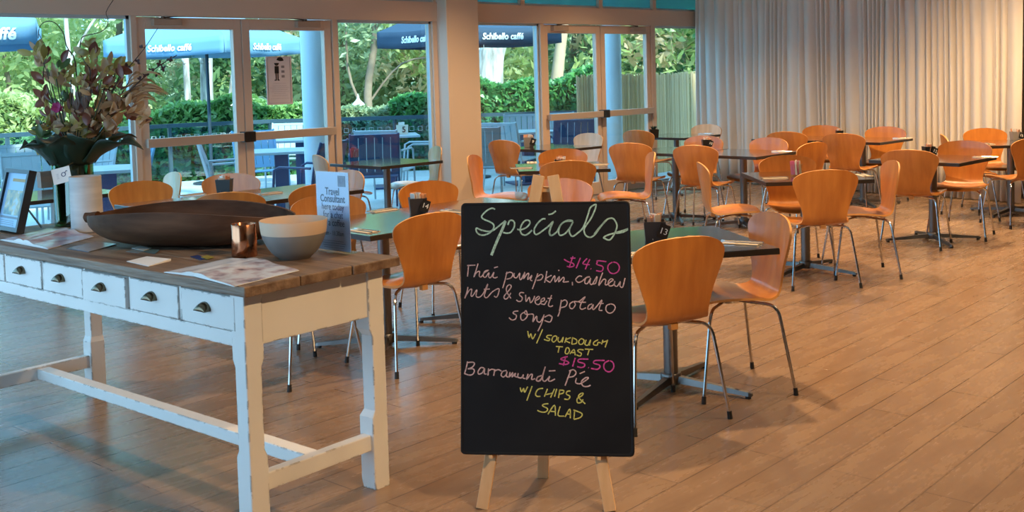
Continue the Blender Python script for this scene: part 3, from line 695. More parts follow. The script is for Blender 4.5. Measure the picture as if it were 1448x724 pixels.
    joined('chalk_side_note', [chalk('y', Ye, .0039, [[(50,65),(65,140),(85,95),(105,155),(140,95)],[(220,45),(150,205)],[(325,115),(280,115),(265,135),(300,155),(285,175),(235,160)],[(370,120),(340,130),(325,170),(345,190),(375,165),(380,130),(365,120)],[(400,135),(395,175),(420,190),(455,135),(440,195)],[(490,140),(470,200)],[(540,140),(480,170),(530,200)],[(560,135),(550,215)],[(555,140),(605,165),(600,205),(550,215)],[(660,150),(630,180),(640,215),(675,210),(690,170),(660,150)],[(715,165),(700,215),(735,225),(765,165),(750,230)],[(850,165),(805,190),(800,220),(840,225),(850,195),(880,200)],[(905,165),(890,215)],[(890,195),(960,175)],[(960,165),(930,250)],
              [(370,240),(450,245)],[(410,240),(395,310)],[(490,255),(475,310),(500,325),(525,290),(510,255),(485,260)],[(530,325),(575,275),(590,340)],[(545,310),(590,310)],[(685,280),(635,275),(620,295),(660,320),(645,350),(605,335)],[(700,270),(795,275)],[(750,275),(730,340)]], 740, 460, 8.04)], Ye)
    joined('chalk_side_note', [chalk('y', Ye, .0042, [[(85,305),(100,355),(125,315),(135,360),(170,295)],[(220,290),(160,455)],[(345,315),(290,325),(260,375),(275,405),(315,405)],[(395,320),(360,410)],[(475,320),(430,420)],[(380,385),(450,370)],[(500,320),(475,410)],[(535,330),(520,425)],[(530,335),(580,340),(570,370),(525,380)],[(655,345),(620,350),(610,380),(650,405),(630,440),(585,435)],
              [(825,490),(750,420),(765,380),(800,370),(785,400),(735,430),(735,475),(775,475),(800,440)],[(405,490),(355,495),(340,515),(395,545),(380,580),(330,585),(280,565)],[(400,610),(475,505),(485,625)],[(425,575),(480,580)],[(540,520),(515,620),(585,630)],[(595,640),(650,550),(655,655)],[(615,605),(660,610)],[(705,560),(695,665)],[(690,560),(785,600),(770,645),(695,668)]], 725, 510, 8.04)], Ye)
    # easel legs: two in front behind the board, one behind
    def pin(p): return (p[0]-o.x, p[1]-o.y, p[2])
    for (xb, yb), (xt, yt) in (((677, 738), (761, 247)), ((864, 735), (781, 247))):
        a = on(xb, yb); b = on(xt, yt)
        A = L(a[0], a[1], -.032); Bq = L(b[0], b[1], -.032)
        A = A + (Bq-A)*((.0-A.z)/(Bq.z-A.z)); m = MB(); m.bar(A, Bq, .042, .022, up=FR); lg = m.build('leg', M_PINE, root, smooth=False, bevel=.002)
        q = on(xb+(xt-xb)*.205, yb+(yt-yb)*.205)
        m = MB(); m.bar(L(q[0], y0-.006, -.028), L(q[0], y0-.006, .008), .012, .010); m.build('peg', M_PINE, lg, smooth=False)
    top = L(*on(771, 262), -.055); ft = Vector(pin(px(768, 675, 0)))
    m = MB(); m.bar(ft, top, .042, .022, up=FR); m.build('leg', M_PINE, root, smooth=False, bevel=.002)
    m = MB(); q = on(771, 268); m.bar(L(q[0]-.05, q[1], -.048), L(q[0]+.05, q[1], -.048), .03, .012, up=U); m.build('hinge_block', M_PINE, root, smooth=False)
easel()

# ------------------------------------------------------------------ white timber table
WT_A = math.radians(49.9-45); WT_N = r2w(-.871, 3.437, 0); WD, WL, WH = .69, 2.2, .862
def wt(a, b, z=WH):                                 # a: depth from the front edge, b: along from the near end
    c, s = math.cos(WT_A), math.sin(WT_A); return Vector((WT_N.x+a*c-b*s, WT_N.y+a*s+b*c, z))
def white_table():
    r = empty('console_table', wt(0, 0, 0), WT_A)
    tag(r, 'long white chipped paint timber table with a row of drawers at left front', 'table')
    m = MB(); rnd = random.Random(2)
    w = WD/3
    for i in range(3):
        e = rnd.uniform(-.003, .003); m.box((i*w+.0012, e, WH-.036), ((i+1)*w-.0012, WL+e, WH-.0005*i))
    m.build('tabletop', M_WOODTOP, r, smooth=False, bevel=.005)
    f0, f1, e0, e1 = .045, WD-.05, .055, WL-.055
    za, zb = .645, WH-.037
    m = MB()
    m.box((f1-.02, e0+.05, za), (f1, e1-.05, zb)); m.box((f0, e0+.01, za), (f1, e0+.03, zb)); m.box((f0, e1-.03, za), (f1, e1-.01, zb))
    zd0, zd1 = .697, .812
    m.box((f0-.010, e0+.03, za), (f0+.012, e1-.03, zd0-.003)); m.box((f0-.010, e0+.03, zd1+.003), (f0+.012, e1-.03, zb))
    ys = [.105+.328*i for i in range(6)]
    for i in range(7):
        a = (ys[i-1]+.312 if i else e0+.03); b = (ys[i]-.004 if i < 6 else e1-.03); m.box((f0-.010, a, zd0-.003), (f0+.012, b, zd1+.003))
    m.build('apron', M_PAINT, r, smooth=False, bevel=.003)
    for i, y in enumerate(ys):
        out = -.014 if i != 2 else -.024
        m = MB(); m.box((f0+out, y, zd0), (f0+.25, y+.308, zd1)); d = m.build('drawer', M_PAINT, r, smooth=False, bevel=.003)
        m = MB(); c = Vector((f0+out, y+.165, .758)); n = 10; rows = []
        for j in range(6):                         # cup pull: quarter dome open below
            t = j/5*PI/2; rr = .030*math.cos(t); row = []
            for k in range(n+1):
                an = PI*k/n; row.append(c+Vector((-.030*math.sin(t)**.8*math.sin(an)**.5 if j else 0, rr*math.cos(an)*1.0 if j < 5 else 0, (rr*math.sin(an))-.006)))
            rows.append(row)
        rows = []
        for j in range(9):
            u = PI*j/8; row = []
            for k in range(7):
                v = PI/2*k/6; row.append(c+Vector((-.026*math.sin(v)*1.0, .034*math.cos(u), .030*math.sin(u)*math.cos(v)-.008)))
            rows.append(row)
        m.grid(rows); h = m.build('cup_handle', M_BRASS, d, angle=70); so = h.modifiers.new('wall', 'SOLIDIFY'); so.thickness = .003
    for a, b in ((f0-.012, e0), (f1+.012-.074, e0), (f0-.012, e1-.074), (f1+.012-.074, e1-.074)):
        cx_, cy_ = a+.037, b+.037; rows = []
        ox = -1 if a < .3 else 1; oy = -1 if b < 1 else 1
        for z, h in ((0, .035), (.03, .037), (.27, .037), (.295, .031), (.575, .031), (.60, .0372), (zb, .0372)):
            q = .0372-h                                # the outer faces stay flush, the inner ones step in
            xs = (cx_-.0372+(2*q if ox > 0 else 0), cx_+.0372-(2*q if ox < 0 else 0)); yy = (cy_-.0372+(2*q if oy > 0 else 0), cy_+.0372-(2*q if oy < 0 else 0))
            rows.append([(xs[0], yy[0], z), (xs[1], yy[0], z), (xs[1], yy[1], z), (xs[0], yy[1], z)])
        m = MB(); m.grid(rows, close=True); m.add(rows[0], [(3, 2, 1, 0)]); m.add(rows[-1], [(0, 1, 2, 3)])
        m.build('leg', M_PAINT, r, smooth=False, bevel=.004)
    for y in (e0+.037, e1-.037):
        m = MB(); m.box((f0+.055, y-.022, .145), (f1-.055, y+.022, .205)); m.build('end_stretcher', M_PAINT, r, smooth=False, bevel=.004)
    m = MB(); m.box((WD/2-.03, e0+.06, .150), (WD/2+.03, e1-.06, .198)); m.build('long_stretcher', M_PAINT, r, smooth=False, bevel=.004)
    return r
white_table()

# ------------------------------------------------------------------ things on the white table
def sheet_mat(name, cols, sc, seed):               # printed page: patches of colour on white
    m = bpy.data.materials.new(name); m.use_nodes = True
    N, L = nodes_of(m); b = N['Principled BSDF']; b.inputs['Roughness'].default_value = .25
    tc = N.new('ShaderNodeTexCoord'); mp = N.new('ShaderNodeMapping'); mp.inputs['Location'].default_value = (seed, seed*.7, 0); L.new(tc.outputs['Object'], mp.inputs[0])
    v = N.new('ShaderNodeTexNoise'); v.inputs['Scale'].default_value = sc; v.inputs['Detail'].default_value = 3; L.new(mp.outputs[0], v.inputs['Vector'])
    cr = N.new('ShaderNodeValToRGB'); e = cr.color_ramp.elements
    while len(e) < len(cols): e.new(.5)
    for i, c in enumerate(cols): e[i].position = .32+.36*i/(len(cols)-1); e[i].color = (*c, 1)
    cr.color_ramp.interpolation = 'CONSTANT' if len(cols) > 4 else 'LINEAR'
    L.new(v.outputs[0], cr.inputs[0]); L.new(cr.outputs[0], b.inputs['Base Color'])
    return m
def flat(label, cat_, name, pts, m, h=.004, lift=0, group=None, curl=0):
    P = [px(x, y, WH+.0006+lift) for x, y in pts]; c = sum(P, Vector())/len(P); c.z = WH+.0006+lift
    b = [p-c for p in P]; b = [Vector((q.x, q.y, 0)) for q in b]; t = [q+Vector((0, 0, h+(curl if i == 2 else 0))) for i, q in enumerate(b)]; n = len(P)
    mm = MB(); mm.add(b+t, [tuple(range(n-1, -1, -1)), tuple(range(n, 2*n))]+[(i, (i+1) % n, n+(i+1) % n, n+i) for i in range(n)])
    o = mm.build(name, m, smooth=False, loc=c); tag(o, label, cat_, group); return o
def magazine(label, A, B, C, D, th, m1, m2, seed):
    """A near spine end, B far spine end; C, D: near outer corners of the left and right page"""
    A, B, C, D = [px(x, y, WH) for x, y in (A, B, C, D)]
    o = (A+B)/2; r = tag(empty('open_magazine', (o.x, o.y, WH+.001)), label, 'magazine')
    A -= o; B -= o; C -= o; D -= o; S = B-A
    for nm, E, mt in (('left_page', C, m1), ('right_page', D, m2)):
        rows = []; bot = []
        for i in range(13):
            t = i/12; h = th*(1-t)**.4*(.45+.55*math.sin(PI*min(t*2.4+.12, 1))**.7)+.002
            rows.append([Vector((*(A+(E-A)*t).xy, h)), Vector((*(B+(E-A)*t).xy, h))]); bot.append([Vector((*(A+(E-A)*t).xy, 0)), Vector((*(B+(E-A)*t).xy, 0))])
        m = MB()
        n2 = 9
        top = [[p[0].lerp(p[1], k/(n2-1)) for k in range(n2)] for p in rows]
        m.grid(top if nm == 'right_page' else [q[::-1] for q in top], 0)
        m.grid([[p[0] for p in rows], [p[0] for p in bot]], 1); m.grid([[p[1] for p in bot], [p[1] for p in rows]], 1)
        m.add([rows[-1][0], rows[-1][1], bot[-1][1], bot[-1][0]], [(0, 1, 2, 3)], 1)
        m.build(nm, [mt, M_PAPER], r, angle=50)
    return r
pg = lambda n, s, cols, sc=9: sheet_mat(n, cols, sc, s)
Wp = (.66, .71, .80)
magazine('open magazine with photo pages in front of the black picture frame', (33, 346.5), (98, 330), (0, 340), (68, 353), .022,
         pg('page_a', 1.3, [(.18, .13, .16), (.5, .42, .46), Wp], 11), pg('page_b', 4.1, [(.28, .16, .22), (.42, .36, .46), (.46, .54, .70), (.36, .46, .66)], 9), 1)
magazine('open magazine at the near corner of the white table, before the copper cup', (275, 391.5), (366, 371), (232, 386), (331, 406), .014,
         pg('page_c', 2.2, [(.45, .45, .5), Wp, Wp], 9), pg('page_d', 6.4, [(.10, .09, .14), (.50, .42, .48), Wp, Wp, Wp][:4], 12), 2)
flat('dark glossy leaflet lying beside the open magazine with photo pages', 'leaflet', 'leaflet', [(94, 352), (125, 357), (165, 346), (135, 342)], pg('page_e', 9.2, [(.03, .04, .06), (.10, .14, .2), (.2, .2, .18)], 8), .003)
flat('white card with a curled corner lying near the table edge', 'card', 'card', [(179, 370), (210, 377), (242, 369), (208, 363)], M_PAPER, .002, curl=.006)
flat('small dark business card in a scatter beside the trough, frontmost', 'card', 'business_card', [(178, 356), (196, 358), (208, 355), (190, 352)], mat('card_grey', (.2, .25, .27), .4), .0015, 0, group='scattered business cards')
flat('pale business card in the middle of the small scatter beside the trough', 'card', 'business_card', [(186, 351), (203, 355), (214, 351), (198, 348)], mat('card_pale', (.55, .6, .6), .4), .0015, .0038, 'scattered business cards')
flat('teal business card at the right of the small scatter beside the trough', 'card', 'business_card', [(203, 356), (219, 359), (226, 354), (210, 352)], mat('card_teal', (.09, .16, .17), .4), .0015, .0019, group='scattered business cards')
flat('small navy card by the copper cup', 'card', 'business_card', [(269, 363), (284, 368), (293, 365), (279, 361)], mat('card_navy', (.02, .04, .16), .4), .0015)
flat('small yellow and dark card by the copper cup', 'card', 'business_card', [(284, 364), (293, 367), (303, 364), (293, 361)], mat('card_olive', (.30, .26, .06), .4), .0015, .0019)

# wooden trough
def trough():
    c = px(278, 352, WH); q = px(150, 330, WH); e = px(425, 343, WH)
    ax = pxd(428, 330, 4.33)-pxd(121, 330, 4.50); ax.z = 0; Lh = ax.length/2; ang = math.atan2(ax.y, ax.x)
    mid = (pxd(428, 330, 4.33)+pxd(121, 330, 4.50))/2
    r = tag(empty('wooden_trough', (mid.x, mid.y, WH), ang), 'long dark carved wooden trough bowl lying on the white table', 'bowl')
    rows_o = []; rows_i = []; n = 24; ns = 26
    for i in range(ns+1):
        s = -1+2*i/ns; x = s*Lh*.94
        wq = max(1-abs(s)**2.6, 0)**.62; w = .212*wq+.012
        zr = .156-.034*abs(s)**2.2-(.014*s if s > 0 else 0)
        zb = .0+.085*abs(s)**3.6
        ro = []; ri = []
        for k in range(n+1):
            a = PI*k/n; cy = math.cos(a); sy = math.sin(a)
            yy = math.copysign(abs(cy)**.75, cy)
            ro.append((x, w*yy, zr-(zr-zb)*sy**.6)); d = min(.022, w*.6)
            ri.append((x, (w-d*.8)*yy, zr-max(zr-zb-d, .004)*sy**.6))
        rows_o.append(ro); rows_i.append(ri)
    m = MB(); m.grid(rows_o); m.grid([t[::-1] for t in rows_i])
    for k in (0, n): m.grid([[t[k] for t in rows_o], [t[k] for t in rows_i]])
    for t in (0, ns): m.grid([rows_o[t], rows_i[t]])
    m.build('trough_body', M_BOWL, r, angle=70)
    for s in (-1, 1):
        z = .106 if s < 0 else .088
        m = MB(); m.tube([(s*Lh*.88, 0, z), (s*Lh*.95, 0, z+.004), (s*Lh*.985, 0, z+.003), (s*Lh, 0, z)], [.03, .021, .022, .012], 12); m.build('handle', M_BOWL, r)
trough()
c = px(346, 362.3, WH)
m = MB(); m.lathe([(0, 0), (.046, 0), (.048, .003), (.048, .122), (.0465, .124), (.045, .122), (.045, .006), (0, .006)], 32)
tag(m.build('copper_cup', M_COPPER, loc=c), 'shiny copper cup standing between the trough and the grey bowl', 'cup')
c = px(413, 368, WH); c += r2w(0, .05)
r = tag(empty('ceramic_bowl', c), 'round grey ceramic bowl with a cream upper band', 'bowl')
pr = cat([(0, 0), (.05, 0), (.060, .004), (.088, .03), (.110, .068), (.119, .095)], 5); m = MB(); m.lathe(pr, 48); m.build('bowl_body', M_CERG, r)
m = MB(); m.lathe([(.119, .095), (.1215, .110), (.1245, .142), (.1235, .1445), (.1215, .142), (.118, .105), (.085, .04), (.03, .012), (0, .012)], 48); m.build('clay_band', M_CERC, r)

# menu holder sign
def sign():
    a = px(447, 357, WH)+r2w(0, .06); b = px(497, 363, WH)+r2w(-.01, .06); mid = (a+b)/2; xa = b-a; w = xa.length; ang = math.atan2(xa.y, xa.x)
    r = tag(empty('table_sign', (mid.x, mid.y, WH), ang), 'upright pale blue Travel Consultant sign in a clear stand beside the grey bowl', 'sign')
    k = F/((b-Vector((0, 0, HC))).x+(b).y)*R2; h = 116/k
    M_SIGN = mat('sign_paper', (.42, .55, .86), .4); M_SNAVY = mat('sign_navy', (.02, .035, .14), .5); M_STXT = mat('sign_text', (.03, .06, .16), .6)
    m = MB(); m.box((-w/2, -.001, .006), (w/2, .001, h)); m.build('sign_sheet', M_SIGN, r, smooth=False)
    m = MB(); m.box((-w/2-.001, -.0035, .003), (w/2+.001, -.0022, h+.002)); m.box((-w/2-.001, .002, .003), (w/2+.001, .0035, h+.002)); m.box((-w/2-.001, -.03, 0), (w/2+.001, .045, .003)); m.build('clear_holder', M_CLEAR, r, smooth=False)
    m = MB(); m.box((w*.18, -.0021, h*.825), (w*.41, -.0012, h*.96)); bd = m.build('logo_block', M_SNAVY, r, smooth=False)
    m = MB(); M_SL = mat('sign_logo', (.12, .2, .42), .6)
    cc = (w*.295, h*.90)
    for rr in (.009, .013, .006): m.tube([(cc[0]+rr*1.3*math.cos(t/16*2*PI), -.0024, cc[1]+rr*math.sin(t/16*2*PI)) for t in range(17)], .0007, 4)
    m.bar((w*.22, -.0024, h*.845), (w*.37, -.0024, h*.845), .001, .002, up=(0, 1, 0)); m.build('logo_mark', M_SL, bd)
    def line(s, z, size, bold=0, x=0): text_mesh(s, size, 'sign_lettering', M_STXT, r, Matrix.Translation((x, -.0023, z*h)) @ Matrix.Rotation(PI/2, 4, 'X') @ Matrix.Scale(.80, 4, (1, 0, 0)), bold=bold, extrude=.0002)
    line('Travel', .755, .040, .0007); line('Consultant', .665, .040, .0007); line('here today', .565, .037); line('for a chat', .465, .037); line('or a coffee', .365, .037); line('9am - 11.30am', .235, .025)
    m = MB()
    for i, q in enumerate((.30, .36, .34, .30)): m.bar((-w*q, -.0023, h*(.14-.028*i)), (w*q, -.0023, h*(.14-.028*i)), .0006, .0025, up=(0, 1, 0))
    m.build('small_print', M_STXT, r, smooth=False)
sign()

# black box frame with a photo
def photo_frame():
    p = px(23, 332, WH); xa = -wt(0, 1)+wt(0, 0); xa.normalize()      # towards the near end of the table
    ang = math.atan2(xa.y, xa.x)-math.radians(2); xa = Vector((math.cos(ang), math.sin(ang), 0)); w, h, dp = .25, .285, .036
    r = tag(empty('photo_frame', (p.x, p.y, WH+.010), ang), 'black box picture frame leaning back at the far left of the white table', 'picture frame')
    T = Matrix.Rotation(math.radians(-15), 4, 'X')                    # local: x along the frame (right edge at 0), y backwards
    m = MB(); t = .018
    for a, b in (((-w, 0, 0), (-w+t, dp, h)), ((-t, 0, 0), (0, dp, h)), ((-w+t, 0, 0), (-t, dp, t)), ((-w+t, 0, h-t), (-t, dp, h))): m.box(a, b, 0, T)
    m.box((-w+.001, dp-.004, .001), (-.001, dp, h-.001), 0, T); m.build('frame', M_BLKP, r, smooth=False)
    m = MB(); m.box((-w+t, .012, t), (-t, .014, h-t), 0, T); ph = m.build('photo_sheet', mat('photo_blue', (.26, .42, .62), .3), r, smooth=False)
    m = MB(); m.box((-w*.68, .0105, h*.80), (-w*.15, .0118, h*.85), 0, T); m.build('title_strip', mat('title_ochre', (.42, .28, .10), .5), ph, smooth=False)
    m = MB(); m.box((-w*.80, .0105, h*.26), (-w*.14, .0118, h*.66), 0, T); m.build('printed_photo', sheet_mat('photo_print', [(.03, .07, .08), (.08, .16, .14), (.40, .33, .16), (.35, .5, .62)], 16, 3), ph, smooth=False)
    m = MB(); m.box((-w*.88, .0105, h*.20), (-w*.10, .0118, h*.235), 0, T)
    for i in range(3): m.box((-w*.85, .0105, h*(.10+.03*i)), (-w*.3, .0118, h*(.108+.03*i)), 0, T)
    m.build('caption', mat('caption_grey', (.16, .2, .25), .5), ph, smooth=False)
    m = MB(); q = T @ Vector((-w*.5, dp, h*.55)); m.bar(q, (-w*.5+.05, .15, -.001), .03, .003); m.build('prop_stand', M_BLKP, r, smooth=False)
photo_frame()

# vase, pot, tag, flowers
VB = px(107, 317, WH); VD = (VB.x+VB.y)/R2
r = tag(empty('glass_vase', VB), 'tall clear green glass vase full of dark leaves and stems', 'vase')
m = MB(); m.lathe([(0, 0), (.088, 0), (.092, .004), (.092, .315), (.0885, .315), (.0885, .010), (0, .010)], 36); m.build('glass_cylinder', M_GREENG, r)
m = MB(); m.lathe([(0, .011), (.086, .011), (.086, .20), (0, .20)], 30); m.build('water', glass_mat('vase_water', (.55, .78, .6), .04), r)
m = MB(); rnd = random.Random(4)
for i in range(7):                                  # leaf wrapped inside the glass
    a0 = 2.0+i*.62; rows = []
    for j in range(9):
        z = .015+.27*j/8; w = .42*math.sin(PI*(j+.6)/9.4)
        rows.append([(.078*math.cos(a0+w*t+.05*j), .078*math.sin(a0+w*t+.05*j), z) for t in (-1, -.5, 0, .5, 1)])
    m.grid(rows)
M_DKLEAF = mat('dark_glossy_leaf', (.006, .022, .011), .45, noise=((.016, .036, .018), 4, 3))
m.build('lining_leaf', M_DKLEAF, r)
PB = px(124, 327, WH)
r = tag(empty('ribbed_pot', PB), 'tall pale grey ribbed cylinder pot beside the glass vase', 'pot')
pr = [(0, 0), (.066, 0)]
for i in range(25): pr += [(.0685, .004+i*.0098), (.0700, .009+i*.0098)]
pr += [(.069, .252), (.063, .252), (.063, .012), (0, .012)]
m = MB(); m.lathe(pr, 40); m.build('pot_body', mat('grey_ceramic', (.46, .45, .45), .6, noise=((.58, .56, .55), 4, 4), stretch=(1, 1, 8)), r, angle=60)
# tag card
ct = pxd(87, 248, VD-.175); w_ = 1.0
r = tag(empty('gift_tag', ct, math.radians(-40)), 'white square tag card hanging on the glass vase', 'tag')
T = Matrix.Rotation(math.radians(-13), 4, 'Y') @ Matrix.Rotation(math.radians(-12), 4, 'X')
m = MB(); m.box((-.042, -.0008, -.036), (.042, .0008, .036), 0, T); m.build('card', M_PAPER, r, smooth=False)
m = MB(); pts = [T @ Vector((.010+.009*math.cos(t/14*2*PI), -.0014, .002+.009*math.sin(t/14*2*PI))) for t in range(15)]; m.tube(pts, .0018, 5)
m.tube([T @ Vector(p) for p in ((.017, -.0014, .009), (.026, -.0014, .017), (.030, -.0014, .012))], .0016, 5)
for i in range(4): m.bar(T @ Vector((-.022, -.0012, -.012+.007*i)), T @ Vector((-.012, -.0012, -.012+.007*i)), .0008, .002, up=(0, 1, 0))
m.build('printed_mark', M_STXT if 'M_STXT' in globals() else mat('sign_text', (.03, .06, .16), .6), r)
m = MB(); m.tube([T @ Vector((.02, 0, .034)), (.03, .05, .05), (.035, .085, .055)], .0009, 5); m.build('string', mat('twine', (.3, .22, .12), .8), r)

def flowers():
    r = tag(empty('flower_arrangement', VB), 'large dried flower arrangement with twigs and dark collar leaves in the glass vase', 'flowers')
    rnd = random.Random(12); o = VB; D0 = VD
    fwd = r2w(0, 1); rt = r2w(1, 0)
    def P(x, y, off=0): return pxd(x, y, D0+off)-o
    M_TW = mat('twig_brown', (.045, .025, .018), .7)
    LM = [leaf_mat('leaf_olive', (.22, .18, .035), (.62, .50, .17)), leaf_mat('leaf_burgundy', (.13, .03, .022), (.28, .10, .06)), leaf_mat('leaf_brown', (.22, .11, .05), (.66, .44, .24)), leaf_mat('leaf_fresh', (.03, .075, .02), (.09, .16, .05))]
    def leaf(m, base, tip, w, bend=0.0, n=7, cup=.25, nrm=None):
        ax = tip-base; l = ax.length; ax = ax/l
        sd = ax.cross(nrm or (-fwd+Vector((rnd.uniform(-.7, .7), rnd.uniform(-.7, .7), rnd.uniform(-.5, .5)))).normalized()).normalized(); nn = sd.cross(ax)
        rows = []
        for i in range(n+1):
            t = i/n; ww = w*(math.sin(PI*min(t*.93+.04, 1))**.8); c = base+ax*l*t+nn*bend*l*math.sin(PI*t*.9)
            rows.append([c+sd*ww*q+nn*cup*ww*abs(q)**1.5 for q in (-1, -.55, 0, .55, 1)])
        m.grid(rows)
    # twigs
    for pts, rad in (([(122, 150), (128, 103), (120, 88), (113, 74), (115, 55), (122, 50), (140, 46), (150, 39), (153, 28), (150, 17), (160, 0)], .0030),
                     ([(112, 150), (106, 87), (98, 72), (93, 62), (90, 48), (80, 34), (70, 30), (60, 33), (55, 42), (54, 54)], .0030),
                     ([(140, 160), (160, 125), (178, 100), (195, 80), (208, 63), (223, 40)], .0028), ([(150, 165), (180, 132), (205, 108), (230, 90), (250, 78)], .0035), ([(60, 120), (63, 88), (68, 75), (55, 48)], .0026), ([(80, 165), (72, 130), (66, 100), (50, 66)], .0028)):
        m = MB(); q = [P(x, y, -.05+.05*math.sin(i)) for i, (x, y) in enumerate(cat(pts, 3))]; m.tube(q, [rad*(1-.45*i/len(q)) for i in range(len(q))], 6); m.build('twig', M_TW, r)
    for x, y in ((181, 93), (194, 88), (201, 68), (206, 106), (214, 98), (226, 90), (222, 104), (240, 83), (232, 97), (199, 112)):
        c = P(x, y, -.03); m = MB()
        for k in range(4):
            a = rnd.uniform(0, 6.3); t = c+rt*math.cos(a)*.016+Vector((0, 0, math.sin(a)*.018))+fwd*rnd.uniform(-.008, .008); leaf(m, c, t, .006, n=4)
        m.build('seed_bud', mat('bud_purple', (.055, .018, .02), .6), r)
    # stems
    m = MB()
    for i in range(30):
        x = rnd.uniform(92, 122); x2 = 115+(x-107)*rnd.uniform(2, 6); y2 = rnd.uniform(95, 175)
        m.tube([P(x, 318, rnd.uniform(-.05, .05)), P(107+(x-107)*.7, 225, rnd.uniform(-.04, .04)), P(x2, y2, rnd.uniform(-.1, .1))], .003, 5)
    m.build('stems', mat('stem_green', (.04, .055, .02), .6), r)
    # foliage clusters: (x, y, spread, count, palette)
    CL = [(50, 70, 9, 4, 0), (62, 78, 9, 4, 0), (66, 72, 6, 3, 1), (60, 88, 8, 4, 2), (63, 110, 8, 4, 1), (62, 132, 9, 5, 1), (68, 142, 7, 4, 1), (75, 108, 8, 4, 2), (85, 92, 7, 3, 3), (84, 110, 9, 6, 2), (95, 112, 9, 6, 0), (100, 100, 9, 5, 0),
          (126, 62, 5, 4, 0), (126, 75, 7, 6, 0), (130, 88, 8, 6, 0), (140, 102, 9, 6, 2), (150, 98, 9, 6, 0), (157, 92, 8, 5, 0), (168, 92, 8, 5, 0), (170, 105, 8, 5, 1), (166, 118, 9, 6, 1), (150, 118, 9, 6, 0), (142, 128, 10, 8, 1), (128, 112, 9, 7, 1), (112, 118, 9, 7, 0), (120, 130, 12, 10, 2),
          (70, 160, 10, 7, 0), (75, 178, 10, 9, 0), (88, 170, 10, 9, 2), (62, 176, 8, 7, 3), (58, 190, 8, 7, 3), (95, 185, 12, 10, 2), (110, 178, 12, 12, 0), (125, 170, 12, 12, 1), (135, 180, 12, 12, 2), (150, 170, 11, 10, 2), (160, 155, 11, 10, 2), (172, 150, 10, 9, 2), (182, 158, 10, 8, 1), (140, 150, 12, 10, 2), (155, 185, 10, 8, 2), (105, 155, 12, 10, 1), (90, 140, 9, 6, 3), (195, 160, 8, 6, 2), (200, 172, 7, 5, 2), (185, 140, 8, 6, 2), (118, 190, 12, 9, 0)]
    MM = [MB() for _ in LM]
    for x, y, s, n, p in CL:
        for i in range(int(n*1.3)):
            b = P(x+rnd.gauss(0, s*.45), y+rnd.gauss(0, s*.45)+4, rnd.uniform(-.11, .10)); a = rnd.gauss(PI/2+(107-x)*.008, .9); l = rnd.uniform(.03, .075)
            t = b+rt*l*math.cos(a)+Vector((0, 0, l*math.sin(a)))+fwd*rnd.uniform(-.03, .03)
            leaf(MM[p if rnd.random() < (.45 if p == 1 else .75) else rnd.choice((0, 0, 2, 2, 1))], b, t, l*rnd.uniform(.15, .34), rnd.uniform(-.22, .22), cup=rnd.uniform(-.7, .9))
    for mm, mt, nm in zip(MM, LM, ('olive_leaves', 'burgundy_leaves', 'dried_brown_leaves', 'green_leaves')): mm.build(nm, mt, r, angle=80)
    # long drooping dried strap leaves to the right
    m = MB()
    for i in range(16):
        y = rnd.uniform(104, 146); x0 = rnd.uniform(168, 188); x1 = rnd.uniform(205, 242)
        q = [P(x0+(x1-x0)*t, y+10-(18*math.sin(t*2.2))+(6*t*t if i % 2 else 12*t*t), rnd.uniform(-.02, .02)-.04) for t in (0, .25, .5, .75, 1)]
        q = [Vector(v) for v in cat([tuple(v) for v in q], 3)]; rows = []
        for k, p in enumerate(q): w = .0065*math.sin(PI*(k+.7)/(len(q)+.4)); rows.append([p+Vector((0, 0, w)), p-fwd*.003, p-Vector((0, 0, w))])
        m.grid(rows)
    m.build('strap_leaves', LM[2], r)
    # protea heads and an orchid
    m = MB()
    for x, y in ((112, 140), (120, 146), (126, 136), (108, 150)):
        c = P(x, y, -.08)
        for k in range(16):
            a = rnd.uniform(0, 6.3); e = rnd.uniform(.3, 1.0); leaf(m, c-Vector((0, 0, .03)), c+rt*math.cos(a)*.022*e+fwd*math.sin(a)*.022*e+Vector((0, 0, .035)), .006, .1, 4)
    m.build('protea_heads', mat('protea_grey', (.15, .12, .11), .8), r)
    m = MB(); c = P(81, 152, -.14)
    for k in range(9):
        a = k*.7; leaf(m, c, c+rt*.026*math.cos(a)+Vector((0, 0, .026*math.sin(a)))-fwd*.012*(k % 2), .013, .1, 5, nrm=-fwd)
    m.build('magenta_bloom', mat('magenta_petal', (.26, .012, .10), .6), r)
    # collar of big dark leaves
    def petal(phi, L, rise, W, droop=0.0):
        a = math.radians(phi); out = rt*math.cos(a)+fwd*math.sin(a); sd = Vector((0, 0, 1)).cross(out); m = MB(); rows = []; n = 16
        for i in range(n+1):
            t = i/n; c = out*(.098+L*t)+Vector((0, 0, .286+rise*math.sin(t*PI*.62)-droop*t*t))
            ww = W*(.55+.45*math.sin(PI*min(t*.9+.1, 1)))*(1-t**3.2)**.8+.002; row = []
            for k in range(9):
                q = -1+k/4; row.append(c+sd*ww*q+Vector((0, 0, ww*(.42*q*q+.16*math.sin(t*11+q*2.2+phi)*abs(q)))))
            rows.append(row)
        m.grid(rows); o_ = m.build('collar_leaf', M_DKLEAF, r, angle=80); s_ = o_.modifiers.new('leaf_thickness', 'SOLIDIFY'); s_.thickness = .0012
    for a in ((345, .29, .115, .085, .04), (312, .19, .125, .095, 0), (268, .15, .115, .095, 0), (228, .14, .10, .085, .0), (192, .135, .095, .08, .01), (25, .2, .12, .08), (80, .18, .14, .09), (140, .17, .12, .09)): petal(*a)
flowers()

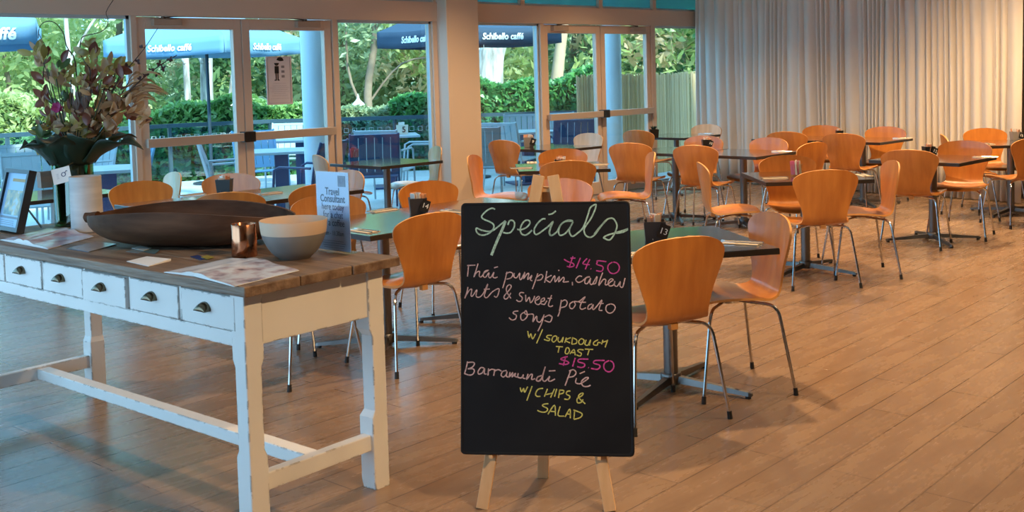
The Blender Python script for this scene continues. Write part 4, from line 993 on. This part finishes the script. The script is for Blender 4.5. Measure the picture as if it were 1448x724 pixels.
# ------------------------------------------------------------------ outside: deck, railing, umbrellas, furniture
def sx(d): return d*SCL
def V(X, d, z=0): return r2w(X, d*SCL, z)
M_DECK = mat('deck_paving', (.42, .45, .46), .6, noise=((.52, .55, .56), 1.5, 4))
RAIL = [(-9.6, 11.6), (-7.0, 14.6), (-5.3, 16.3), (-3.9, 17.0), (-1.9, 17.1), (.2, 17.2), (2.4, 17.3), (4.6, 17.4)]
m = MB(); pts = [(-5, VW+.12), (14.5, VW+.12)]
ed = [V(*p) for p in RAIL]
vs = [Vector((-5, VW+.12, -.004)), Vector((16.5, VW+.12, -.004))]+[Vector((p.x, p.y, -.004)) for p in ed[::-1]]
lo = [v-Vector((0, 0, .15)) for v in vs]; n = len(vs)
m.add(vs+lo, [tuple(range(n)), tuple(range(2*n-1, n-1, -1))]+[(i, n+i, n+(i+1) % n, (i+1) % n) for i in range(n)])
struct(m.build('deck', M_DECK, smooth=False))
M_GROUND = mat('garden_ground', (.17, .20, .07), .9, noise=((.38, .33, .17), .8, 6))
m = MB(); rows = []; rnd = random.Random(5)
for j in range(30):
    row = []
    for i in range(50):
        X = -34+i*1.5; d = 15+j*1.6; h = -.3 + max(d-27, 0)*.14 + .25*math.sin(X*.5+d*.3)*max(d-26, 0)*.1
        row.append(r2w(X, d, h))
    rows.append(row)
m.grid(rows); struct(m.build('garden_slope', M_GROUND))
# railing
M_RAIL = mat('dark_teal_rail', (.035, .075, .10), .4, .2)
rl = empty('balustrade', V(-3.9, 17.0)); tag(rl, 'dark topped glass balustrade along the outer edge of the deck', 'railing'); ro = rl.location.copy()
RZ = .90
m = MB()
for a, b in zip(ed[:-1], ed[1:]): m.bar(Vector((a.x, a.y, RZ-.03))-ro, Vector((b.x, b.y, RZ-.03))-ro, .07, .06)
m.build('top_rail', M_RAIL, rl, smooth=False)
M_SQ = mat('frosted_white', (.7, .76, .76), .7)
for a, b in zip(ed[:-1], ed[1:]):
    L = (b-a).length; n = max(1, round(L/1.6)); t = (b-a)/L
    for k in range(n):
        p = a+t*(L*k/n); m = MB(); m.bar(Vector((p.x, p.y, 0))-ro, Vector((p.x, p.y, RZ-.05))-ro, .05, .05); m.build('post', M_RAIL, rl, smooth=False)
        q = a+t*(L*(k+1)/n); m = MB(); A = Vector((p.x, p.y, .45))-ro+t*.04; B = Vector((q.x, q.y, .45))-ro-t*.04; m.bar(A, B, .01, .78); gp = m.build('glass_panel', M_RAILG, rl, smooth=False)
        m = MB(); nq = int((B-A).length/.135); nrm = t.cross(Vector((0, 0, 1))).normalized(); nrm = nrm if (nrm.dot(-a) > 0) else -nrm
        for i in range(nq):
            c = A+t*(.1+i*.135)+nrm*.012; c.z = .685; s = .034
            for e, f in (((-s, -s), (s, -s)), ((s, -s), (s, s)), ((s, s), (-s, s)), ((-s, s), (-s, -s))): m.bar(c+t*e[0]+Vector((0, 0, e[1])), c+t*f[0]+Vector((0, 0, f[1])), .003, .010, up=nrm)
        m.build('square_motifs', M_SQ, gp, smooth=False)
# round pillars just outside the glass
M_PIL = mat('pillar_paint', (.60, .68, .74), .5)
for x, d, rr, lb in ((447, 11.35, .135, 'round pale blue pillar behind the right glass door with the poster'), (868, 14.35, .125, 'round pale blue pillar behind the far right glass door')):
    p = V((x-CX)/F*d*SCL, d)
    m = MB(); m.lathe([(rr, 0), (rr, CEIL)], 32); o = m.build('pillar', M_PIL, loc=p); o['kind'] = 'structure'
# bamboo screen at the right
M_BAM = mat('bamboo_cane', (.60, .54, .36), .6, noise=((.74, .68, .50), 3, 3), stretch=(8, 8, 1))
bs = tag(empty('bamboo_screen', (12.2, VW+1.05, 0)), 'tall pale bamboo cane screen outside the far right windows', 'screen')
m = MB(); rnd = random.Random(9); x = -1.15
while x < 3.2:
    rr = rnd.uniform(.009, .014); y = rnd.uniform(-.006, .006); m.tube([(x, y, 0), (x+rnd.uniform(-.01, .01), y, 1.47+rnd.uniform(-.03, .02))], rr, 6); x += rr*1.9
m.build('canes', leaf_mat('bamboo_canes', (.60, .42, .20), (.92, .70, .42)), bs)
for z in (.3, .85, 1.35): m = MB(); m.box((-1.17, .012, z-.012), (3.2, .03, z+.012)); m.build('batten', M_BAM, bs, smooth=False)
# umbrellas
M_UMB = mat('umbrella_blue', (.13, .27, .40), .8); M_UMBD = mat('umbrella_navy', (.018, .045, .085), .8); M_UTXT = mat('umbrella_lettering', (.82, .84, .84), .8); M_POLE = mat('umbrella_pole', (.03, .05, .07), .4, .3)
def umbrella(label, X, d, beta, w, texts, mt, zb=1.95, off=0):
    P = V(X, d); a = math.radians(beta-45)
    r = tag(empty('cafe_umbrella', (P.x, P.y, 0), a), label, 'umbrella', 'cafe umbrellas on the deck')     # local origin under the near corner; sides along +x and +y
    zc = zb+.24; h = w/2
    c4 = [(0, 0), (w, 0), (w, w), (0, w)]
    m = MB()
    for i in range(4):
        a_, b_ = Vector((*c4[i], 0)), Vector((*c4[(i+1) % 4], 0)); rows = []
        for j in range(6):
            t = j/5; row = []
            for k in range(9):
                s = k/8; e = a_.lerp(b_, s).lerp(Vector((h, h, 0)), t); row.append((e.x, e.y, zc+.52*t-.03*math.sin(PI*s)*(1-t)))
            rows.append(row)
        m.grid(rows)
    cp = m.build('canopy', mt, r, angle=60)
    for i in range(4):
        a_, b_ = Vector((*c4[i], 0)), Vector((*c4[(i+1) % 4], 0)); t_ = (b_-a_).normalized(); nn = Vector((t_.y, -t_.x, 0)); rows = []
        for j in range(4):
            row = []
            for k in range(25):
                s = k/24; e = a_.lerp(b_, s)+nn*(.012*math.sin(s*17+j)*j/3); row.append((e.x, e.y, zc-.03*math.sin(PI*s)-.24*j/3))
            rows.append(row)
        m = MB(); m.grid(rows); vl = m.build('valance', mt, r, angle=60)
        so = vl.modifiers.new('cloth_thickness', 'SOLIDIFY'); so.thickness = .003
        for side, sft, size in texts:
            if side == i:
                if i == 3: xa, o = Vector((0, -1, 0)), Vector((-.025, w/2+sft, zc-.15))
                else: xa, o = Vector((1, 0, 0)), Vector((w/2+sft, -.025, zc-.15))
                text_mesh('Schibello caffé', size, 'lettering', M_UTXT, vl, frame_T(o, xa, (0, 0, 1)), shear=.18, bold=.0045*size/.15, extrude=.001)
    for i in range(4):
        m = MB(); m.tube([(h, h, zc+.50), (c4[i][0]*.985+h*.015, c4[i][1]*.985+h*.015, zc-.02)], .012, 6); m.build('rib', M_POLE, r)
    m = MB(); m.tube([(h, h, .04), (h, h, zc+.56)], .026, 12); m.build('pole', M_POLE, r)
    m = MB(); m.lathe([(0, .05), (.05, .05), (.06, .03), (.28, .02), (.28, 0), (0, 0)], 20, (h, h, 0)); m.build('base', M_POLE, r)
    return r
umbrella('blue umbrella at the far left edge, its white lettering cut off', -4.60, 10.3, 112, 2.0, [(3, -.36, .16)], M_UMB)
umbrella('blue umbrella lettered on two sides behind the double glass doors', -3.94, 14.6, 70, 2.05, [(3, -.13, .13), (0, .02, .13)], M_UMB, 1.93)
umbrella('navy umbrella with white lettering behind the column', -.80, 14.3, 37, 1.95, [(3, -.12, .13), (0, -.10, .125)], M_UMBD, 1.96)
# slatted outdoor chairs
def deck_chair(m1, key):
    r = empty('slatted_deck_chair'); 
    for s in (-1, 1):
        m = MB(); x = s*.27
        m.tube([(x, .26, 0), (x, .24, .40), (x, .22, .62), (x, .16, .65), (x, -.20, .64)], .013, 8); m.tube([(x, -.30, 0), (x, -.20, .40), (x, -.24, .64), (x, -.33, .90)], .013, 8)
        m.tube([(x, .24, .40), (x, -.20, .385)], .012, 8); m.build('side_frame', DC_F[key], r)
    m = MB()
    for i in range(5): y = .23-.09*i; m.box((-.26, y-.04, .40-.004*i), (.26, y+.04, .412-.004*i))
    m.build('seat', m1, r, smooth=False)
    m = MB(); T = Matrix.Translation((0, -.215, .43)) @ Matrix.Rotation(math.radians(14), 4, 'X')
    for i in range(6): x = -.225+.09*i; m.box((x-.041, -.007, 0), (x+.041, .007, .47), 0, T)
    m.box((-.27, -.012, .44), (.27, .012, .475), 0, T); m.box((-.27, -.012, -.005), (.27, .012, .03), 0, T)
    m.build('backrest', m1, r, smooth=False)
    return r
DC_F = {'w': M_WHITEP, 'n': M_NAVY, 'b': M_BLUEP, 'g': M_GREYP}; DC = {}
def dchair(label, x, d, face, k):
    if k not in DC: DC[k] = o = deck_chair({'w': M_WHITEP, 'n': M_NAVY, 'b': M_BLUEP, 'g': M_GREYP}[k], k)
    else: o = copy_tree(DC[k])
    hx = (x-CX)/F*d*SCL; o.location = V(hx, d); o.rotation_euler = (0, 0, math.radians(face-45-90)); tag(o, label, 'chair', 'slatted chairs on the deck')
DT = []
def dtable(label, x, d, rot, num=None):
    if not DT:
        r = empty('deck_table'); h = .38
        m = MB(); m.box((-h, -h, .70), (h, h, .73)); m.build('tabletop', M_WHITEP, r, smooth=False, bevel=.004)
        m = MB(); m.box((-.075, -.075, .02), (.075, .075, .70)); m.build('pedestal', M_NAVY, r, smooth=False)
        m = MB(); m.box((-.25, -.25, 0), (.25, .25, .022)); m.build('base_plate', M_NAVY, r, smooth=False, bevel=.004); DT.append(r); o = r
    else: o = copy_tree(DT[0])
    hx = (x-CX)/F*d*SCL; o.location = V(hx, d); o.rotation_euler = (0, 0, math.radians(rot-45)); tag(o, label, 'table', 'white topped tables on the deck')
    return o
def holder(label, x, y, d, num, col):
    p = V((x-CX)/F*d*SCL, d, .731); r = tag(empty('number_holder', p, math.radians(-45+8)), label, 'number stand')
    m = MB(); rows = [[(-q, -q*.7, z), (q, -q*.7, z), (q, q*.7, z), (-q, q*.7, z)] for q, z in ((.075, 0), (.082, .13), (.076, .13), (.07, .01))]
    m.grid(rows, close=True); m.add(rows[0], [(3, 2, 1, 0)]); m.add(rows[3], [(0, 1, 2, 3)]); b = m.build('box', mat('holder_'+col, {'cream': (.62, .55, .44), 'terracotta': (.34, .14, .09)}[col], .6), r, smooth=False)
    m = MB(); rnd = random.Random(int(x))
    for i in range(7):
        T = Matrix.Translation((rnd.uniform(-.05, .05), rnd.uniform(-.03, .03), .02)) @ Matrix.Rotation(rnd.uniform(-.2, .2), 4, 'Y'); m.box((-.018, -.002, 0), (.018, .002, .15), 0, T)
    m.build('sachets', M_SACHW, r, smooth=False)
    if num:
        text_mesh(num, .11, 'numeral', M_BLKP, b, Matrix.Translation((.02, -.0585, .065)) @ Matrix.Rotation(PI/2, 4, 'X'), bold=.002)
dtable('white topped deck table with a navy pedestal behind the poster door', 396, 12.0, 15); dtable('white topped deck table carrying the number 5 stand', 552, 14.6, 10)
dtable('white topped deck table behind the first, below the railing', 425, 14.2, 10); dtable('white topped deck table seen behind the flower vase', 150, 10.1, 20); dtable('white topped deck table behind the far right doors', 745, 14.6, 20)
holder('cream box with number 5 on the deck table left of the column', 569, 182, 14.6, '5', 'cream')
holder('cream box of sachets on the deck table behind the poster door', 436, 200, 14.2, None, 'cream')
p5 = V(-3.50+.02, 8.0, TH+.001)
for l, x, d, a, k in (('navy slatted deck chair in front of the pillar behind the right glass door', 432, 10.75, 160, 'n'), ('pale slatted deck chair seen behind the left glass door', 322, 11.6, 20, 'w'), ('blue slatted deck chair behind the poster door, left', 368, 13.2, 300, 'b'),
                      ('pale slatted deck chair behind the deck table at the poster door', 405, 15.2, 270, 'w'), ('navy slatted deck chair behind the window table left of the column', 527, 12.1, 100, 'n'), ('white slatted deck chair left of the column, back to the glass', 545, 12.9, 75, 'w'),
                      ('white slatted deck chair right beside the column, facing left', 598, 13.9, 190, 'w'), ('white slatted deck chair behind the black photo frame', 47, 10.0, 300, 'w'), ('pale slatted deck chair at the far left edge', 12, 11.4, 300, 'w'),
                      ('blue slatted deck chair behind the flower arrangement', 172, 11.2, 200, 'b'), ('white slatted deck chair low behind the flower vase', 112, 12.2, 250, 'w'), ('navy slatted deck chair in front of the far left double door', 808, 14.4, 95, 'n'),
                      ('white slatted deck chair behind the far left double door', 794, 16.3, 280, 'w'), ('blue slatted deck chair behind the far left double door', 832, 15.4, 270, 'b'), ('grey slatted deck chair just right of the column', 676, 12.9, 90, 'g'),
                      ('white slatted deck chair seen right of the brown chair by the column', 722, 14.0, 60, 'w'), ('pale slatted deck chair before the far left double door frame', 738, 16.2, 270, 'w')):
    dchair(l, x, d, a, k)
r = tag(empty('number_holder', px(66, 265, TH+.001)), 'terracotta coloured box on the table by the far left window', 'number stand')
m = MB(); rows = [[(-q, -q*.7, z), (q, -q*.7, z), (q, q*.7, z), (-q, q*.7, z)] for q, z in ((.056, 0), (.062, .13), (.057, .13), (.05, .01))]
m.grid(rows, close=True); m.add(rows[0], [(3, 2, 1, 0)]); m.add(rows[3], [(0, 1, 2, 3)]); m.build('box', mat('holder_terracotta', (.34, .14, .09), .6), r, smooth=False)

# ------------------------------------------------------------------ outside: planting
def leaves(m, c, rad, n, size, rnd, shell=.55, mi=0):
    for i in range(n):
        while True:
            q = Vector((rnd.uniform(-1, 1), rnd.uniform(-1, 1), rnd.uniform(-1, 1)))
            if shell < q.length <= 1: break
        p = c+Vector((q.x*rad[0], q.y*rad[1], q.z*rad[2])); s = size*rnd.uniform(.6, 1.3)
        a = Vector((rnd.gauss(0, 1), rnd.gauss(0, 1), rnd.gauss(0, .8))).normalized(); b = a.cross(Vector((rnd.gauss(0, 1), rnd.gauss(0, 1), rnd.gauss(0, 1)))).normalized()
        m.add([p-a*s, p-b*s*.38+a*s*.1, p+a*s, p+b*s*.38+a*s*.1], [(0, 1, 2, 3)], mi)
LG1 = leaf_mat('hedge_leaf', (.05, .21, .06), (.20, .50, .14)); LG2 = leaf_mat('grey_green_leaf', (.22, .29, .14), (.52, .58, .32)); LG3 = leaf_mat('yellow_green_leaf', (.30, .40, .11), (.68, .70, .32)); LG4 = leaf_mat('dark_green_leaf', (.09, .18, .06), (.22, .36, .15)); LG5 = leaf_mat('peach_sky_leaf', (.6, .40, .22), (.85, .66, .42))  # the peach leaves stand in for warm sky peeping between the trees
M_BARK = mat('pale_bark', (.20, .175, .15), .8, noise=((.64, .60, .54), 3.2, 6), stretch=(3, 3, .6)); M_BARKD = mat('brown_bark', (.16, .11, .075), .9, noise=((.28, .20, .14), 3, 4)); M_BARKT = mat('tan_bark', (.40, .27, .17), .9, noise=((.5, .36, .24), 3, 4))
def hedge(label, x0, x1, d, ztop, n, mt, thick=.7, seed=1, zlo=-.3):
    rnd = random.Random(seed); A = V((x0-CX)/F*d*SCL, d, 0); B = V((x1-CX)/F*d*SCL, d, 0); L = (B-A).length; t = (B-A)/L; bk = r2w(0, 1)
    o = (A+B)/2; m = MB()
    for i in range(n):
        s = rnd.random(); q = rnd.random(); z = zlo+(ztop-zlo)*rnd.random()**.85
        top = ztop+.10*math.sin(s*L*2.3+seed)+.06*math.sin(s*L*6.1); z = min(z*top/ztop, top)
        dep = (1-rnd.random()**2)*thick*.5
        p = A.lerp(B, s)-o-bk*dep+Vector((0, 0, z)) if rnd.random() < .7 else A.lerp(B, s)-o+bk*rnd.uniform(-.5, .5)*thick+Vector((0, 0, top-rnd.random()*.1))
        S = rnd.uniform(.05, .10); a = Vector((rnd.gauss(0, 1), rnd.gauss(0, 1), rnd.gauss(0, .8))).normalized(); b = a.cross(Vector((rnd.gauss(0, 1), rnd.gauss(0, 1), rnd.gauss(0, 1)))).normalized()
        m.add([p-a*S, p-b*S*.45, p+a*S, p+b*S*.45], [(0, 1, 2, 3)])
    r = tag(empty('hedge', (o.x, o.y, 0)), label, 'hedge')
    m.build('foliage', mt, r, smooth=False)
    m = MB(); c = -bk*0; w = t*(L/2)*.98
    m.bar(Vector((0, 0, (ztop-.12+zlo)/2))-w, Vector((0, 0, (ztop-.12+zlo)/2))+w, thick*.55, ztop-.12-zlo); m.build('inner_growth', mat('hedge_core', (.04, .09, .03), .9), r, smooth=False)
hedge('bright green clipped hedge behind the railing on the right of the column', 640, 862, 17.9, 1.46, 9000, LG1, .9, 2)
hedge('leafy green hedge behind the railing seen through the double glass doors', 150, 470, 18.0, 1.16, 8000, leaf_mat('hedge_leaf_light', (.12, .26, .06), (.34, .54, .17)), .9, 3)
hedge('light green hedge behind the railing at the far left', -170, 160, 17.9, 1.35, 8000, LG3, .9, 4)
hedge('green shrub row behind the railing just left of the column', 556, 640, 17.9, 1.22, 3500, LG1, .8, 5)
hedge('low grassy planting behind the railing behind the white finial', 466, 560, 18.0, .95, 3000, LG2, .8, 6)
def tree(label, X, d, trunks, crowns, bark, lm, seed, size=.13, name='tree'):
    rnd = random.Random(seed); P = V(X, d, -.3); r = tag(empty(name, P), label, 'tree')
    for pts, r0 in trunks:
        q = [r2w(a, b*SCL, z) for a, b, z in pts]; q = [Vector(v) for v in cat([tuple(v) for v in q], 4)]
        m = MB(); m.tube(q, [r0*(1-.55*i/len(q)) for i in range(len(q))], 10); m.build('trunk' if r0 > .05 else 'branch', bark, r)
    for (a, b, z), rad, n, mt in crowns:
        m = MB(); c = r2w(a, b, z); rd = Vector(rad)
        leaves(m, c, rad, n, size*rnd.uniform(.8, 1.2), rnd, .25); m.build('foliage', mt or lm, r, smooth=False)
    return r
# cluster of pale gum trunks behind the doors
for i, (X, r0, lean, lb) in enumerate(((-6.28, .075, -.10, 'pale gum tree trunk, leftmost of the group behind the left glass door'), (-6.10, .07, .03, 'pale gum tree trunk, second of the group behind the left glass door'), (-5.90, .085, .05, 'pale gum tree trunk, third of the group behind the left glass door'), (-5.72, .06, .55, 'slanting pale gum trunk right of the group behind the left glass door'))):
    tree(lb, X, 20.6+.3*(i % 2), [([(0, 0, 0), (lean*.3, 0, 1.5), (lean*.7, .1, 3), (lean*1.2, .2, 5.5), (lean*1.5, .2, 8)], r0), ([(lean*.5, 0, 2.2), (lean-.5, .2, 3.2), (lean-1.3, .2, 4.4)], .035)],
         [((lean*1.3-.2, .3, 6.4), (1.6, 1.6, 1.3), 700, LG2)], M_BARK, LG2, 30+i)
tree('thin pale gum trunk far left behind the flower arrangement', -8.2, 20.2, [([(0, 0, 0), (-.2, 0, 2), (-.3, .1, 4), (-.4, .2, 8)], .055), ([(-.2, 0, 2.3), (.4, 0, 3.2), (1.3, .1, 3.9)], .03)], [((-.2, .6, 5.6), (2, 2, 1.6), 900, LG3)], M_BARK, LG3, 41)
tree('thin pale gum trunk just above the flower arrangement', -7.5, 20.8, [([(0, 0, 0), (0, 0, 2), (.1, .1, 4), (.3, .2, 8)], .08)], [((.3, .6, 5.8), (1.8, 2, 1.6), 900, LG2)], M_BARK, LG2, 42)
tree('broad mottled pale trunk seen right of the column under the navy umbrella', -.44, 19.5, [([(0, 0, 0), (0, 0, 1.0), (.03, 0, 1.75), (.10, 0, 2.2), (.3, .1, 3.0), (.5, .1, 6)], .36), ([(-.35, -.1, 0), (-.2, -.05, 1.0), (0, 0, 1.9)], .2), ([(.05, 0, 1.9), (-.4, .1, 2.8), (-1.0, .2, 4.2)], .12)], [((.4, .5, 4.9), (2.2, 2, 1.4), 1200, LG1)], M_BARK, LG1, 43)
tree('tan slanting trunk seen through the far left double door', .85, 20.5, [([(0, 0, 0), (0, 0, 1.2), (.12, 0, 2.2), (.3, .1, 3.4), (.5, .1, 6)], .15)], [((.4, .6, 4.6), (2.0, 2, 1.2), 1100, LG2)], M_BARKT, LG2, 44)
tree('wispy grey green tree behind the window left of the column', -2.75, 21.0, [([(0, 0, 0), (-.1, 0, 1.5), (.1, .1, 3), (0, .1, 6)], .10), ([(-.1, 0, 1.3), (.6, .1, 2.1), (1.5, .1, 2.2)], .025), ([(-.1, 0, 1.0), (-.5, .1, 2.1), (-.4, .1, 4.2)], .035)], [((-.3, .6, 3.4), (1.5, 1.4, 1.4), 2200, LG2), ((1.1, .9, 2.7), (1.0, 1, .9), 900, LG3), ((.6, 1.6, 2.0), (.9, .9, .6), 260, LG5)], M_BARKD, LG2, 45, .10)
# bushland behind: trees standing on the slope
rnd = random.Random(77)
kinds = [('grey green', LG2), ('yellow green', LG3), ('dark green', LG4), ('mid green', LG1)]
spots = [(-14.5, 24, 3), (-12.5, 27, 1), (-11.2, 23.5, 1), (-9.6, 25.5, 1), (-8.4, 29, 0), (-6.9, 25.5, 2), (-5.2, 28, 1), (-4.0, 24.5, 0), (-3.1, 30, 2), (-1.7, 26, 2), (-.6, 24, 1), (.5, 29, 0), (1.6, 25, 2), (2.9, 22.5, 1), (4.2, 24, 3), (5.4, 21, 3), (6.8, 27, 0), (-17, 28, 1), (-15.5, 33, 0), (-10.3, 33, 0), (-6.2, 34, 1), (-1.8, 34, 1), (2.8, 33, 0), (7.5, 22, 3)]
places = ['at the far left edge of the view outside', 'behind the far left umbrella', 'left behind the flower arrangement', 'behind the top of the flower arrangement', 'left of the pale gum trunks', 'behind the pale gum trunks', 'right of the pale gum trunks', 'behind the poster door', 'behind the pillar', 'left behind the white finial', 'left behind the navy umbrella', 'behind the navy umbrella', 'behind the mottled trunk', 'behind the far left double door', 'behind the far right door', 'above the bamboo screen', 'right behind the bamboo screen', 'deep at the far left', 'deep behind the far left hedge', 'deep behind the flower arrangement', 'deep behind the gum trunks', 'deep behind the column', 'deep behind the double doors at right', 'beside the bamboo screen at right']
for (X, d, k), plc in zip(spots, places):
    nm, mt = kinds[k]; h0 = .14*max(d-27, 0)-.1; n = 1500
    t = tree('%s bush tree growing %s' % (nm, plc), X, d, [([(0, 0, 0), (rnd.uniform(-.3, .3), 0, 2), (rnd.uniform(-.6, .6), 0, 4.5)], rnd.uniform(.06, .13))],
         [((rnd.uniform(-.5, .5), 0, rnd.uniform(1.5, 2.0)), (1.7, 1.5, 1.5), n, None), ((rnd.uniform(-1, 1), .5, 3.6), (2.0, 1.8, 1.5), n, None), ((rnd.uniform(-1, 1), -.3, .8), (1.5, 1.2, .8), 700, mt if rnd.random() < .7 else LG3), ((rnd.uniform(-.8, .8), -.6, rnd.uniform(1.7, 2.6)), (.9, .6, .5), 170, LG5 if rnd.random() < .6 else LG3)], M_BARKD, mt, int(d*10+X), .14)
    t.location.z = h0-.2
# white finial ornament beyond the railing
p = V((508-CX)/F*18.6*SCL, 18.6, -.3)
m = MB(); m.lathe(cat([(0, 0), (.15, 0), (.15, .1), (.07, .2), (.06, 1.12), (.10, 1.18), (.10, 1.22), (.06, 1.25), (.09, 1.28), (.118, 1.33), (.10, 1.38), (.05, 1.43), (.022, 1.47), (.02, 1.50), (.012, 1.52), (0, 1.56)], 3), 20)
tag(m.build('garden_finial', mat('finial_white', (.72, .74, .72), .7), loc=p), 'white bell shaped garden finial beyond the railing left of the column', 'ornament')
